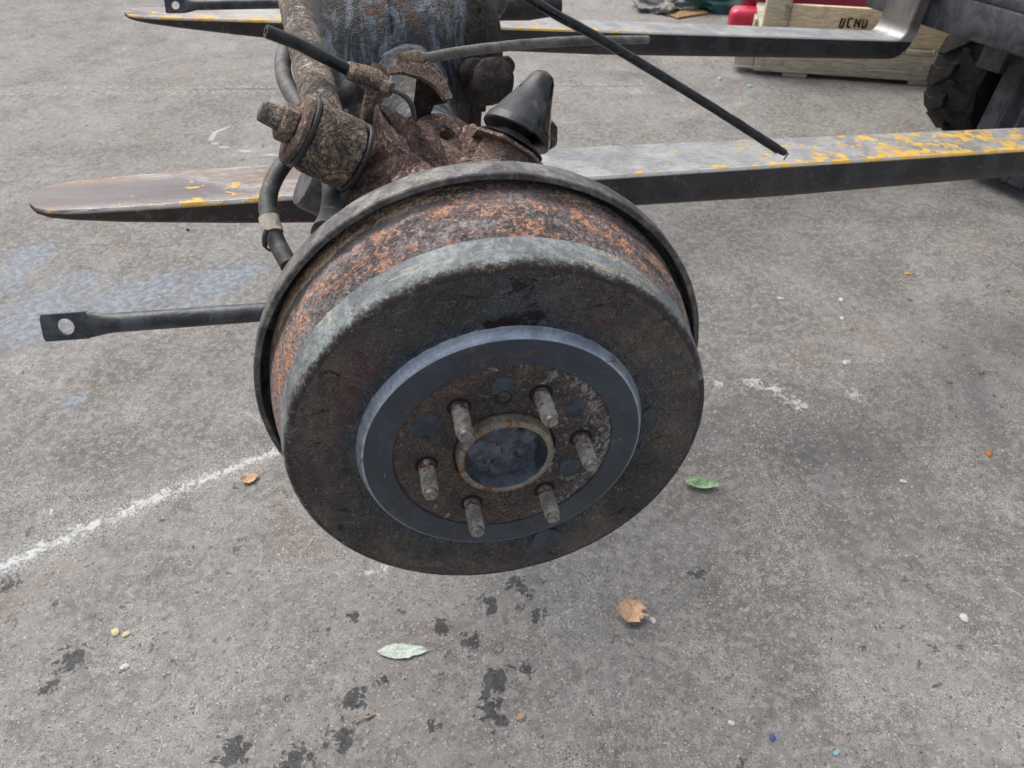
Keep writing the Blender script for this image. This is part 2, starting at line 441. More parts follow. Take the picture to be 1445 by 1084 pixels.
def f_hose(t):
    n = t.noise(40, 7, .7, .8); n2 = t.noise(350, 4, .7, off=2)
    c = t.mix(t.ramp(n, .4, .64), lin('#3a3b3d'), lin('#5f6062'))
    c = t.mix(t.ramp(t.noise(55, 8, .75, 1, off=5), .54, .68)*.7, c, lin('#827a70'))
    return dict(color=c, rough=.55, height=n2*.5+n*.4, dist=.0004)
mat('grey_hose', f_hose)
def f_cable(t):
    n = t.noise(30, 7, .7, .8); n2 = t.noise(350, 4, .7, off=2)
    c = t.mix(t.ramp(n, .4, .64), lin('#55534f'), lin('#7d7a74'))
    c = t.mix(t.ramp(t.noise(45, 8, .75, 1, off=5), .58, .7)*.8, c, lin('#3a3531'))
    return dict(color=c, rough=.6, height=n2*.5+n*.4, dist=.0004)
mat('cable_sheath', f_cable)
def f_blk(t):
    n = t.noise(60, 7, .7, .8); n2 = t.noise(350, 4, .7, off=2)
    c = t.mix(t.ramp(n, .45, .66), lin('#141517'), lin('#2e3033'))
    c = t.mix(t.ramp(t.noise(90, 8, .8, 1, off=5), .64, .7)*.7, c, lin('#6a5f52'))
    return dict(color=c, rough=t.ramp(n, .4, .6, .14, .3), height=n2*.2+n*.4, dist=.0003)
mat('black_paint', f_blk)
def f_bar(t):
    n = t.noise(28, 8, .7, .8); n2 = t.noise(300, 5, .7, off=2)
    c = t.mix(t.ramp(n, .4, .62), lin('#2f3338'), lin('#51555b'))
    c = t.mix(t.ramp(t.noise(50, 8, .75, 1.2, off=5), .58, .66)*.85, c, lin('#6a5547'))
    c = t.mix(t.ramp(t.noise(40, 8, .75, 1, off=15), .64, .69), c, lin('#121314'))
    return dict(color=c, rough=.42, metal=.2, height=n2*.5+n*.6, dist=.0005)
mat('bar_paint', f_bar)
def f_diff(t):   # oily black housing, rust blooming through
    n = t.noise(11, 8, .68, 1); n2 = t.noise(110, 7, .75, .5, off=2); n3 = t.noise(380, 4, .7, off=3)
    c = t.mix(t.ramp(n, .38, .62), lin('#15171b'), lin('#30343c'))
    c = t.mix(t.ramp(t.noise(16, 8, .75, 1.4, P=t.vec(t.x*1.6, t.y, t.z*.45), off=5), .46, .60)*.85, c, lin('#78828f'))  # pale streaks: sky highlights on the oil, painted into the colour
    ru = t.ramp(t.noise(13, 8, .75, 1.3, off=9)*.75+n2*.25, .535, .60)
    c = t.mix(ru*.85, c, lin('#6b4a33'))
    c = t.mul(c, t.ramp(n3, .3, .7, .7, 1.25))
    return dict(color=c, rough=t.fmix(ru, .30, .7), height=n2*.8+n3*.5+n*.5, dist=.0022)
mat('oily_housing', f_diff)
def f_tape(t):
    n = t.noise(90, 6, .7, .6)
    return dict(color=t.mix(t.ramp(n, .4, .65), lin('#a59e90'), lin('#cfc9bc')), rough=.8, height=n, dist=.0005)
mat('tape', f_tape)
mat('bore_black', lambda t: dict(color=(.008, .007, .007), rough=.8))
mat('spot_steel', lambda t: dict(color=t.mix(t.ramp(t.noise(80, 6, .7), .4, .65), lin('#343b45'), lin('#4a535f')), rough=.45, metal=.2, height=t.noise(300, 4, .7), dist=.0003))

def f_fork(near):
    def fn(t):
        st = t.vec(t.x*.55, t.y*1.6, t.z)
        n = t.noise(10, 8, .68, .6); n2 = t.noise(160, 6, .75, .3, off=2, P=t.vec(t.x*.35, t.y*1.6, t.z)); n3 = t.noise(500, 4, .7, off=3)
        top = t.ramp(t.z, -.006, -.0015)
        steel = t.mix(t.ramp(n, .36, .64), lin('#8d8f93'), lin('#b9b9b9'))
        steel = t.mix(t.ramp(n2, .50, .64)*.7, steel, lin('#6f6d6b')); steel = t.mix(t.ramp(t.noise(45, 7, .75, .5, off=17, P=t.vec(t.x*.5, t.y*1.5, t.z)), .56, .66)*.6, steel, lin('#c9cac9'))
        tip = t.ramp(t.x+(n-.5)*.3, -.05, -.32)
        st = t.noise(30, 7, .7, .6, off=14, P=t.vec(t.x*.3, t.y*1.5, t.z))
        steel = t.mix(tip*t.ramp(st, .36, .6)*.9, steel, lin('#80695c'))
        steel = t.mix(t.ramp(t.x+(n-.5)*.25, -.30, -.40)*t.ramp((t.y-.045).abs()+(st-.5)*.05, .045, .02)*.85, steel, lin('#5f5a60'))
        fl = t.noise(62, 7, .66, .4, off=21, P=t.vec(t.x*.55, t.y*1.05, t.z))*.72+t.noise(16, 5, .6, off=22)*.28
        edge = t.ramp(t.y, .034, .004, 0., .07)
        along = t.ramp(t.x, .15, 1.0, 0., .11) + t.ramp((t.x+.34).abs(), .09, .0, 0., .05)
        if not near: edge = t.ramp(t.y, .045, .004, 0., .135); along = t.ramp(t.x, 1.1, .5, -.1, .03)
        yel = t.ramp(fl+edge+along, .625, .645)
        ysp = t.mix(t.ramp(t.noise(60, 6, .7, off=31), .35, .7), lin('#d2a33c'), lin('#e4c062'))
        c_top = t.mix(yel, t.mix(t.ramp(t.y+(n2-.5)*.012, .008, .003)*.7, steel, lin('#cfcfcd')), ysp)
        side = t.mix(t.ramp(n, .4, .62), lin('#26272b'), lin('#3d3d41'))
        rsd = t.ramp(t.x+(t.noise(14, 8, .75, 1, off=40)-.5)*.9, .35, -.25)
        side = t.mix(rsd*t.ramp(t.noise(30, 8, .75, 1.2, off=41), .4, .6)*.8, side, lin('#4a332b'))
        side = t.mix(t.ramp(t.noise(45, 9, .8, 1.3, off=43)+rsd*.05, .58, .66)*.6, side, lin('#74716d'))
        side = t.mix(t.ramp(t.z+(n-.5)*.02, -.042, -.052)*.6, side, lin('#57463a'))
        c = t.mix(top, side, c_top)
        sh = t.ramp(t.z+(n-.5)*.05, .012, .05); c = t.mix(sh*.92, c, t.mix(t.ramp(n, .4, .62), lin('#4a4441'), lin('#67605a')))
        c = t.mul(c, t.ramp(n3, .3, .7, .85, 1.15))
        return dict(color=c, rough=t.fmix(top, .55, .42), metal=t.fmix(top*(1.-yel)*(1.-sh), 0., .35), height=n2*.6+n3*.3+yel*.35, dist=.0006)
    return fn
mat('fork_steel_near', f_fork(True)); mat('fork_steel_far', f_fork(False))
def f_mast(t):
    n = t.noise(12, 8, .7, .8); n2 = t.noise(140, 5, .7, off=2)
    c = t.mix(t.ramp(n, .38, .62), lin('#2c2f34'), lin('#4b4f55'))
    c = t.mix(t.ramp(t.noise(20, 8, .75, 1, off=5), .54, .68)*.7, c, lin('#5f5c54'))
    return dict(color=c, rough=.5, metal=.15, height=n2*.5+n*.5, dist=.0007)
mat('mast_paint', f_mast)
def f_tyre(t):
    n = t.noise(30, 7, .7); n2 = t.noise(200, 4, .7, off=2)
    return dict(color=t.mix(t.ramp(n, .4, .65), lin('#1c1b1a'), lin('#312f2d')), rough=.85, height=n*.5+n2*.5, dist=.002)
mat('tyre_rubber', f_tyre)
def f_body(t):
    n = t.noise(8, 6, .6)
    return dict(color=t.mix(t.ramp(n, .4, .65), lin('#8a6a12'), lin('#a07c1a')), rough=.5, height=n, dist=.001)
mat('truck_yellow', f_body)
def wood(name, a, b, stain):
    def fn(t):
        g = t.noise(22, 8, .7, 1.2, P=t.vec(t.x*.35, t.y*3, t.z*5)); n = t.noise(9, 7, .7, off=4); n3 = t.noise(220, 4, .7, off=6, P=t.vec(t.x*.15, t.y, t.z))
        c = t.mix(t.ramp(g, .36, .64), lin(a), lin(b))
        c = t.mix(t.ramp(n, .52, .7)*.8, c, lin(stain))
        return dict(color=t.mul(c, t.ramp(n3, .3, .7, .8, 1.15)), rough=.8, height=g+n3*.4, dist=.001)
    return mat(name, fn)
wood('old_wood', '#a69c89', '#cdc4b1', '#6b6255'); wood('fresh_wood', '#d8bd95', '#ecdabc', '#b59d7c'); wood('post_wood', '#c2b296', '#dfd2b8', '#4f4840')
mat('stencil_ink', lambda t: dict(color=t.mix(t.ramp(t.noise(60, 5, .7), .45, .6), lin('#2d2722'), lin('#6d5c48')), rough=.8))
def paint(name, a, rough=.3):
    return mat(name, lambda t: dict(color=t.mix(t.ramp(t.noise(8, 6, .7), .4, .7), lin(a), tuple(q*.75 for q in lin(a))), rough=rough, coat=.4))
paint('crimson_paint', '#7d0f33', .3); paint('bright_red', '#c81f46', .4); paint('teal_sheet', '#1f5450', .6)
mat('grey_plastic', lambda t: dict(color=t.mix(t.ramp(t.noise(20, 6, .7), .4, .65), lin('#6d6d6c'), lin('#a3a2a0')), rough=.5, height=t.noise(30, 5, .7), dist=.006))
mat('cardboard', lambda t: dict(color=t.mix(t.ramp(t.noise(20, 6, .7), .4, .65), lin('#8f7450'), lin('#aa8d64')), rough=.85))
def leaf(name, a, b, vein):
    def fn(t):
        n = t.noise(120, 7, .7, .5); n2 = t.noise(600, 4, .7, off=3)
        c = t.mix(t.ramp(n, .38, .65), lin(a), lin(b))
        c = t.mix(t.ramp(t.y.abs(), .0012, .0003)*.6, c, lin(vein))
        return dict(color=t.mul(c, t.ramp(n2, .3, .7, .85, 1.15)), rough=.65, height=n+n2*.5, dist=.0006)
    return mat(name, fn)
leaf('leaf_pale', '#a9b5ab', '#cdd6cb', '#e0e5dc'); leaf('leaf_green', '#7d9c74', '#a9c49d', '#b5cfa8'); leaf('leaf_tan', '#b08f70', '#d3b394', '#93745a')
def chipm(name, a): mat(name, lambda t: dict(color=t.mul(t.mix(t.ramp(t.noise(250, 5, .7), .4, .65), lin(a), tuple(q*.7 for q in lin(a))), 1.0), rough=.7, height=t.noise(500, 4, .7), dist=.0006))
for k, a in dict(white='#c9c8c4', cream='#cfc39c', orange='#c4703a', yellow='#c9a53c', blue='#46578a', sky='#86b3bf', tan='#a8917a', black='#161616', grit='#9a9691', grit_dark='#4c4845').items(): chipm('chip_'+k, a)

# ground: worn tarmac-like concrete with flecks, oil, wet patches, paint line, chalk mark
OIL = [(700, 965, 40), (740, 945, 22), (690, 1000, 30), (850, 880, 0), (705, 1015, 26), (500, 990, 30), (480, 1040, 34), (620, 885, 22), (690, 855, 24), (730, 825, 24), (745, 838, 18), (500, 870, 16), (465, 890, 14),
       (68, 970, 22), (12, 825, 26), (540, 960, 14), (612, 1025, 18), (100, 930, 34), (985, 810, 18), (1325, 970, 14), (330, 1060, 40), (420, 1075, 40), (665, 905, 24), (760, 870, 20)]
WET = [(60, 440, 90), (170, 425, 60), (230, 405, 50), (40, 365, 45), (120, 395, 30), (300, 400, 60), (340, 384, 40), (103, 567, 24), (20, 395, 30), (250, 440, 40)]
def f_ground(t):
    big = t.noise(1.3, 5, .6, .5); n = t.noise(9, 10, .7, .4, off=1); n1 = t.noise(55, 8, .72, .3, off=2); n2 = t.noise(260, 6, .75, off=3); n3 = t.noise(900, 3, .7, off=4)
    c = t.mix(t.ramp(n*.6+big*.4, .36, .64), lin('#72706d'), lin('#949290'))
    c = t.mix(t.ramp(n1, .42, .68)*.7, c, lin('#a9a6a1')); c = t.mix(t.ramp(t.noise(38, 7, .78, .6, off=41), .50, .72)*.45, c, lin('#62605e'))
    c = t.mix(t.ramp(n2, .5, .68)*.5, c, lin('#5b5754'))
    c = t.mix(t.ramp(t.noise(3.2, 7, .68, .6, off=6), .52, .7)*.3, c, lin('#83746a'))
    c = t.mix(t.ramp(t.noise(2.1, 7, .68, .6, off=7)+t.ramp(t.x, .2, 1.2, 0., .06), .52, .70)*.4, c, lin('#5c5d5f'))
    # aggregate: elongated pale and dark stones
    d1, k1 = t.vor(95, P=t.vec(t.x+n1*.02, t.y+n1*.02, 0.)); d2, k2 = t.vor(210); d3, k3 = t.vor(45, P=t.vec(t.x+n1*.03, t.y, 0.))
    st1 = t.ramp(d1, .34, .24)*t.ramp(k1, .8, .86); st2 = t.ramp(d2+(n3-.5)*.5, .3, .18)*t.ramp(k2, .945, .96); st3 = t.ramp(d3, .25, .17)*t.ramp(k3, .86, .9)
    c = t.mix(st1*.6, c, lin('#aba9a6')); c = t.mix(st2*.85, c, lin('#d2d1cf')); c = t.mix(st3*.5, c, lin('#94928f'))
    dk = t.ramp(d1, .36, .2)*t.ramp(k1, .2, .12)*t.ramp(n, .42, .6); c = t.mix(dk*.45, c, lin('#4a4643'))
    dk2 = t.ramp(d2, .36, .2)*t.ramp(k2, .09, .06); c = t.mix(dk2*.5, c, lin('#3b3836'))
    # whitish scatter, denser in drifts
    wf = t.ramp(n3*.45+n2*.35+t.noise(5, 5, .6, off=12)*.2, .575, .62); c = t.mix(wf*.7, c, lin('#cfcdc9'))
    c = t.mul(c, t.ramp(n2*.45+n3*.55, .34, .66, .60, 1.42))
    # scrape marks
    sc = t.noise(40, 5, .7, .6, off=15, P=t.vec((t.x+t.y)*.9, (t.x-t.y)*.12, 0.)); c = t.mix(t.ramp(sc, .66, .72)*t.ramp(n, .45, .6)*.5, c, lin('#b9b7b3'))
    on = t.noise(52, 7, .7, 1.2, off=18); wn_ = t.noise(26, 8, .72, 1.4, off=19, P=t.vec(t.x*.8, t.y*1.6, 0.))
    od, ok_ = t.vor(62, P=t.vec(t.x+on*.03, t.y+on*.03, 0.)); oil = t.ramp(t.attr('oil')*.36+on*.6+(1.-od*1.1)*.24+t.noise(14, 4, .6, off=23)*.2, .685, .72)
    wet = t.ramp(t.attr('wet')*.34+wn_+(n2-.5)*.7, .60, .65)
    c = t.mix(oil*.85, c, t.mix(t.ramp(n2*.5+n1*.5, .42, .58), lin('#222328'), lin('#43454c')))
    sd_, sk_ = t.vor(26, P=t.vec(t.x+on*.05, t.y+n1*.05, 0.)); spots = t.ramp(sd_+(on-.5)*.5, .16, .10)*t.ramp(sk_, .86, .9)*t.ramp(big, .42, .52); c = t.mix(spots*.7, c, lin('#3a3a3e'))
    c = t.mix(wet*.8, c, t.mix(t.ramp(n1, .42, .6), lin('#737d8b'), lin('#939dac')))  # wet patches: sky reflection painted in as pale blue-grey
    # joint across the slab
    jd = t.attr('joint')+(t.noise(12, 5, .7, off=27)-.5)*.03
    jm = t.ramp(jd, .012, .003); c = t.mix(jm*t.ramp(n, .35, .55)*.45, c, lin('#4d4a47'))
    jl = t.ramp((jd-.03).abs(), .03, .004)*t.ramp(n1, .45, .6); c = t.mix(jl*.4, c, lin('#b8b5b0'))
    # painted line, worn
    pl = t.attr('line'); wob = (t.noise(16, 7, .75, off=29)-.5)*.06-.006+t.ramp(t.x, -.85, -.5, -.004, .003)
    lm = t.ramp(pl+wob, .013, .003)*t.ramp(t.noise(60, 7, .8, .8, off=31)+t.ramp(pl, .012, .0, 0., .06), .46, .60)
    lm2 = t.ramp(pl+wob*1.5, .045, .006)*t.ramp(n2*.6+n3*.4, .51, .60)
    # chalk mark
    ch = t.attr('chalk')
    cm = t.ramp(ch+(n1-.5)*.012, .013, .005)*t.ramp(n2, .26, .44)
    # white spills on the right
    sp = t.ramp(t.attr('spill')*.3+t.noise(70, 7, .75, .8, off=35)+(n3-.5)*.25, .69, .74)
    wh = (lm+lm2*.7).max(cm*.7).max(sp*.85).clamp()
    c = t.mix(wh*.9, c, lin('#d3d6d8'))
    dirt = t.ramp(oil.max(wet), .2, .8)
    rough = t.fmix(wet, .88, .24)-oil*.38
    h = n1*.6+n2*.6+n3*.25+st1*.25+st2*.3-dk*.4-dk2*.4-jm*1.2+n*.8
    return dict(color=c, rough=rough, height=h, bump=.8, dist=.0022, spec=.4)
mat('ground', f_ground, '2D')

# ------------------------------------------------------------------ ground
import numpy as np
def spread(a, b, n): return list(np.linspace(a, b, n, endpoint=False))
gxs = [-300, -120, -50, -20, -9, -5]+spread(-3.2, -1.1, 90)+spread(-1.1, 1.1, 170)+spread(1.1, 3.2, 90)+[3.2, 5, 9, 20, 50, 120, 300]
gys = [-300, -120, -50, -20, -8, -3, -1, 0]+spread(.25, 1.5, 105)+spread(1.5, 5.0, 110)+[5, 6, 8, 12, 25, 60, 140, 300]
GX, GY = np.meshgrid(np.array(gxs), np.array(gys), indexing='ij'); nx, ny = GX.shape
co = np.stack([GX, GY, np.zeros_like(GX)], -1).reshape(-1, 3)
idx = np.arange(nx*ny).reshape(nx, ny)
quads = np.stack([idx[:-1, :-1], idx[1:, :-1], idx[1:, 1:], idx[:-1, 1:]], -1).reshape(-1, 4)
gme = bpy.data.meshes.new('ground'); gme.from_pydata(co.tolist(), [], quads.tolist()); gme.update()
def blobf(lst):
    m = np.full(nx*ny, -.6)
    for (x, y, r) in lst:
        if r <= 0: continue
        p = gnd(x, y); rr = (gnd(x+r, y)-p).length; ry = (gnd(x, y-r)-p).length
        m = np.maximum(m, 1-np.hypot((co[:, 0]-p.x)/rr, (co[:, 1]-p.y)/max(rr, ry*.6)))
    return m
def segf(pl):
    m = np.full(nx*ny, 9.)
    for A, B in zip(pl, pl[1:]):
        A, B = np.array(gnd(*A))[:2], np.array(gnd(*B))[:2]; d = B-A; q = co[:, :2]-A
        h = np.clip((q@d)/(d@d), 0, 1); m = np.minimum(m, np.linalg.norm(q-h[:, None]*d, axis=1))
    return m
SPILL = [(1065, 540, 24), (1125, 570, 26), (1205, 556, 22), (1090, 550, 26), (1012, 541, 14), (1195, 512, 12), (70, 720, 14), (545, 800, 20), (520, 808, 16)]
for nm, val in (('oil', blobf(OIL)), ('wet', blobf(WET)), ('spill', blobf(SPILL)), ('joint', segf([(-400, 132), (900, 122)])), ('line', segf([(-60, 826), (200, 712), (392, 636)])),
                ('chalk', segf([(352, 181), (322, 179), (303, 187), (297, 199), (312, 207), (345, 213), (392, 220)]))):
    at_ = gme.attributes.new(nm, 'FLOAT', 'POINT'); at_.data.foreach_set('value', val.astype(np.float32))
g = link('ground', gme, 'ground'); g['kind'] = 'structure'
g['label'] = 'worn grey yard surface with oil spots and a white painted line'

# ------------------------------------------------------------------ forklift
lift = empty('forklift', Matrix.Translation(VP0), label='dark forklift holding a rusty axle on two long yellow flecked forks', cat='forklift')
def fork(w0, stip, sheel, mname, name='fork', up=.62):
    FM_ = MF @ Matrix.Translation((0, w0, 0)); wd = .119
    # stations along the blade: s, w0, w1, top, bottom
    st = []
    tipo = [(0, .030, .052), (.006, .016, .066), (.018, .007, .078), (.04, .003, .088), (.09, .001, .095), (.2, 0, .104), (.35, 0, .112)]
    for ds, a, b in tipo:
        st.append((stip+ds, a, b, -.002*(1-ds/.35), -.007-.035*(ds/.35)**.75))
    for ds in (.55, .8, 1.1, 1.5, 1.9, 2.2):
        s_ = stip+ds
        if s_ < sheel-.12: st.append((s_, 0, wd, 0, -.042-.016*min(1, (ds-.35)/.7)))
    rows = []
    for (s_, a, b, t_, b_) in st: rows.append((V((s_, 0, t_)), V((s_, 0, b_)), a, b))
    R1, R2 = .035, .085
    for k in range(9):   # heel bend
        an = math.radians(90*k/8)
        ti = V((sheel-R1+R1*math.sin(an), 0, R1-R1*math.cos(an)))
        bo = V((sheel+.052-R2+R2*math.sin(an), 0, -.058+R2-R2*math.cos(an)))
        rows.append((ti, bo, 0, wd))
    for h in (.15, .3, .45, up): rows.append((V((sheel, 0, h)), V((sheel+.05, 0, h)), 0, wd))
    bm = bmesh.new(); rings = []
    bv = .004
    for (ti, bo, a, b) in rows:
        d = (bo-ti); th = d.length; d = d.normalized(); k = min(bv, th*.3, (b-a)*.2); r = []
        for (fw, fd) in ((a+k, 0), (b-k, 0), (b, k), (b, th-k), (b-k, th), (a+k, th), (a, th-k), (a, k)):
            r.append(bm.verts.new(ti+d*fd+V((0, fw, 0))))
        rings.append(r)
    for A, B in zip(rings, rings[1:]):
        for k in range(8): bm.faces.new((A[k], A[(k+1) % 8], B[(k+1) % 8], B[k]))
    bm.faces.new(rings[0]); bm.faces.new(rings[-1])
    return part(name, bm, mname, lift, FM_, 30)
SH = 1.83
fork(0., -.553, SH, 'fork_steel_near').__setitem__('label', 'fork beside the drum with yellow paint flakes on its upper face')
fork(.858, -.388, SH, 'fork_steel_far').__setitem__('label', 'fork before the wooden crate with a yellow worn edge')
# carriage bars
s0 = SH+.053; mlo, mhi = fks(1385, 63, s0).z, fks(1400, 8, s0).z
for (m0, m1) in ((mlo, mhi), (mlo+.40, mhi+.40)):
    bm = bmesh.new(); box(bm, (s0, -.12, m0), (s0+.045, 1.10, m1), bevel=.006); part('carriage_bar', bm, 'mast_paint', lift, MF)
    bm = bmesh.new(); box(bm, (s0+.012, -.12, m1), (s0+.04, 1.10, m1+.03), bevel=.004); part('carriage_lip', bm, 'mast_paint', lift, MF)
for w in (.30, .58):
    bm = bmesh.new(); box(bm, (s0+.047, w, -.02), (s0+.085, w+.08, .6), bevel=.004); part('carriage_plate', bm, 'mast_paint', lift, MF)
# mast rails: channels
sm = SH+.16; wr = fks(1378, 180, sm).y; wr2 = fks(1404, 180, sm).y; wc = .489
for w in (wr, wr2, 2*wr2-wr, 2*wc-wr+.055, 2*wc-wr2+.055, 2*wc-2*wr2+wr+.055):
    bm = bmesh.new(); box(bm, (sm, w-.055, -.30), (sm+.02, w, 1.7), bevel=.003); box(bm, (sm+.0205, w-.035, -.298), (sm+.13, w-.02, 1.698)); box(bm, (sm+.1305, w-.055, -.30), (sm+.15, w, 1.7), bevel=.003)
    part('mast_rail', bm, 'mast_paint', lift, MF)
bm = bmesh.new(); box(bm, (sm+.155, .2, -.2), (sm+.20, .78, -.08), bevel=.006); part('mast_crossmember', bm, 'mast_paint', lift, MF)
# wheels
def wheel(sx, w, rad, width):
    MW = MV @ Matrix(((0, 1, 0, sx), (1, 0, 0, w), (0, 0, 1, rad), (0, 0, 0, 1)))   # local x = across
    h = width/2; wo_ = empty('front_wheel', MW); wo_.parent = lift; wo_.matrix_basis = WM[lift].inverted() @ MW
    bm = bmesh.new()
    lathe(bm, [(-h*.75, rad*.52), (-h*.98, rad*.62), (-h, rad*.8), (-h*.93, rad*.9), (-h*.8, rad*.935), (h*.8, rad*.935), (h*.93, rad*.9), (h, rad*.8), (h*.98, rad*.62), (h*.75, rad*.52), (-h*.75, rad*.52)], seg=56)
    part('tyre', bm, 'tyre_rubber', wo_, MW)
    bm = bmesh.new(); lathe(bm, [(-h*.5, 0), (-h*.55, rad*.2), (-h*.3, rad*.3), (-h*.35, rad*.45), (-h*.8, rad*.50), (-h*.74, rad*.515), (h*.74, rad*.515), (h*.8, rad*.5), (h*.3, rad*.45), (h*.3, 0)], seg=40); part('rim', bm, 'mast_paint', wo_, MW)
    # chevron lugs
    bm = bmesh.new(); hh = h*.99
    pts = [(-hh, -.03), (-hh*.55, -.028), (-.01, .012), (.004, .03), (.004, .062), (-.02, .058), (-hh*.5, .03), (-hh, .03)]
    lo = [bm.verts.new((x, y, rad*.90)) for x, y in pts]; hi = [bm.verts.new((x*(.98), y*.9, rad*.998-(.02 if abs(x) > hh*.9 else 0))) for x, y in pts]
    bm.faces.new(hi); bm.faces.new(lo[::-1])
    for k in range(len(pts)): bm.faces.new((lo[k], lo[(k+1) % 8], hi[(k+1) % 8], hi[k]))
    bmesh.ops.bevel(bm, geom=[e for e in bm.edges if e.verts[0].co.z > rad*.95 and e.verts[1].co.z > rad*.95], offset=.004, segments=2, affect='EDGES')
    me = finish(bm, 'lug', 30)
    first = None; N = 14; ms = []
    for k in range(N):
        for sgn in (1, -1):
            ms.append(MW @ Matrix.Rotation(2*math.pi*(k+(.5 if sgn < 0 else 0))/N, 4, 'X') @ (Matrix.Rotation(math.pi, 4, 'Z') @ Matrix.Diagonal((1, -1, 1, 1)) if sgn < 0 else Matrix()))
    first = link('lug', me, 'tyre_rubber', wo_, ms[0]); copies(first, ms[1:], wo_)
    return wo_
wheel(2.225, .79, .228, .20); wheel(2.225, .188, .228, .20)
# truck body
bm = bmesh.new(); box(bm, (2.20, .31, .10), (4.3, .67, .80), bevel=.03); part('chassis', bm, 'mast_paint', lift, MV)
bm = bmesh.new(); box(bm, (2.9, -.03, .45), (4.6, 1.01, 1.15), bevel=.10, segs=4); part('counterweight', bm, 'truck_yellow', lift, MV)
for (sx, w) in ((2.5, .02), (2.5, .96), (4.0, .02), (4.0, .96)):
    bm = bmesh.new(); tube(bm, [V((sx, w, .525)), V((sx+.12, w, 1.5)), V((sx+.25, w, 2.1))], .03); part('guard_post', bm, 'mast_paint', lift, MV)
bm = bmesh.new(); box(bm, (2.7, -.04, 2.1), (4.3, 1.02, 2.15), bevel=.02); part('overhead_guard', bm, 'mast_paint', lift, MV)
for w in (.06, .64):
    bm = bmesh.new(); box(bm, (1.98, w, .50), (2.92, w+.28, .53), bevel=.012); part('mudguard', bm, 'mast_paint', lift, MV)
    MW = MV @ Matrix(((0, 1, 0, 4.1), (1, 0, 0, w+.14), (0, 0, 1, .26), (0, 0, 0, 1)))
    bm = bmesh.new(); lathe(bm, [(-.08, 0), (-.08, .2), (-.07, .25), (-.05, .26), (.05, .26), (.07, .25), (.08, .2), (.08, 0)], seg=40); part('rear_tyre', bm, 'tyre_rubber', lift, MW)

# ------------------------------------------------------------------ rear axle
axle = empty('rear_axle', MA, label='rusty vehicle rear axle with brake drum lying across forklift forks', cat='axle')
drum = empty('brake_drum', MA); drum.parent = axle; drum.matrix_basis = Matrix(); drum['label'] = 'large rusty brake drum with six wheel studs'
def ring_part(name, prof, m, parent=drum, seg=128, rough=0, rs=60, angle=30, label=None):
    bm = bmesh.new(); lathe(bm, prof, seg=seg, rough=rough, rs=rs); return part(name, bm, m, parent, MA, angle, label=label)
# side band, shoulder, face, raised centre, mounting face
ring_part('side_band', [(.0295, .1620), (.0300, .1655), (.033, .1668), (.038, .1690), (.046, .1720), (.056, .1747), (.066, .1765), (.076, .1775), (.082, .1772), (.086, .1785), (.096, .1788), (.096, .150)], 'drum_band', seg=160, rough=.0004, rs=90)
ring_part('shoulder', [(-.0002, .1592), (.0002, .1612), (.0012, .1632), (.0032, .1648), (.0070, .1660), (.013, .1670), (.020, .1678), (.0265, .1686), (.0285, .1682), (.0293, .1665), (.0293, .162)], 'drum_shoulder', seg=160, rough=.0003, rs=120)
ring_part('face', [(.0028, .1122), (.0038, .1138), (.0044, .1160), (.0040, .119), (.0018, .125), (.0004, .131), (-.0001, .136), (0, .142), (-.0002, .148), (.0, .154), (-.0002, .1593)], 'drum_face', seg=160, rough=.0003, rs=140)
ring_part('raised_centre', [(-.0056, .1079), (-.0062, .1066), (-.0063, .1050), (-.0063, .0865), (-.0056, .0858), (-.0045, .0856)], 'drum_centre', seg=160)
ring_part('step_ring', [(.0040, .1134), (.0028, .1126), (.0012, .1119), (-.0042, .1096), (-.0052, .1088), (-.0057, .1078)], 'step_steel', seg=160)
# mounting face with stud holes left dark by bore rings
ring_part('mounting_face', [(-.0046, .0857), (-.0051, .083), (-.0049, .076), (-.0051, .068), (-.0048, .060), (-.0051, .050), (-.0049, .0405), (-.002, .0402), (-.002, .030)], 'mount_rust', seg=120, rough=.0003, rs=150)
hub = ring_part('hub', [(.006, 0), (.0055, .012), (.005, .021), (.0035, .0282), (.0, .0305), (-.0115, .0320), (-.0132, .0326)], 'hub_steel', seg=72)
ring_part('hub_ring', [(-.0132, .0326), (-.0140, .0338), (-.0140, .0360), (-.0132, .0374), (-.0105, .0382), (.001, .0384)], 'hub_ring_steel', seg=72, rough=.0002, rs=160)
bm = bmesh.new(); lathe(bm, [(0, 0), (0, .006), (-.0012, .0072), (0, .0085)], M=axm((.0015, .019, .006), (-1, -.5, 0)), seg=20); part('hub_dimple', bm, 'hub_steel', drum)
# studs
prof = [(.002, .0066), (-.006, .0066), (-.0064, .0062)]
z = -.0075
while z > -.0290: prof += [(z, .0063), (z-.0009, .0053)]; z -= .0018
prof += [(-.0305, .0054), (-.0322, .0050), (-.0326, .0040), (-.0322, .0030), (-.0312, .0022), (-.0310, 0)]
bm = bmesh.new(); lathe(bm, prof, seg=24); stud_me = finish(bm, 'wheel_stud', 50)
bm = bmesh.new(); lathe(bm, [(-.0056, .0066), (-.0056, .0086), (-.0048, .0094)], seg=24); bore_me = finish(bm, 'stud_bore', 40)
ms = []; bs_ = []
for k in range(6):
    a = math.radians(3+60*k); p = V((-.0045, .0609*math.cos(a), .0609*math.sin(a)))
    tl = Matrix.Rotation(random.uniform(-.02, .02), 4, 'Y') @ Matrix.Rotation(random.uniform(-.02, .02), 4, 'Z') @ Matrix.Rotation(k, 4, 'X')
    ms.append(MA @ Matrix.Translation(p) @ tl); bs_.append(MA @ Matrix.Translation((0, p.y, p.z)))
s0 = link('wheel_stud', stud_me, 'stud_steel', drum, ms[0]); copies(s0, ms[1:], drum)
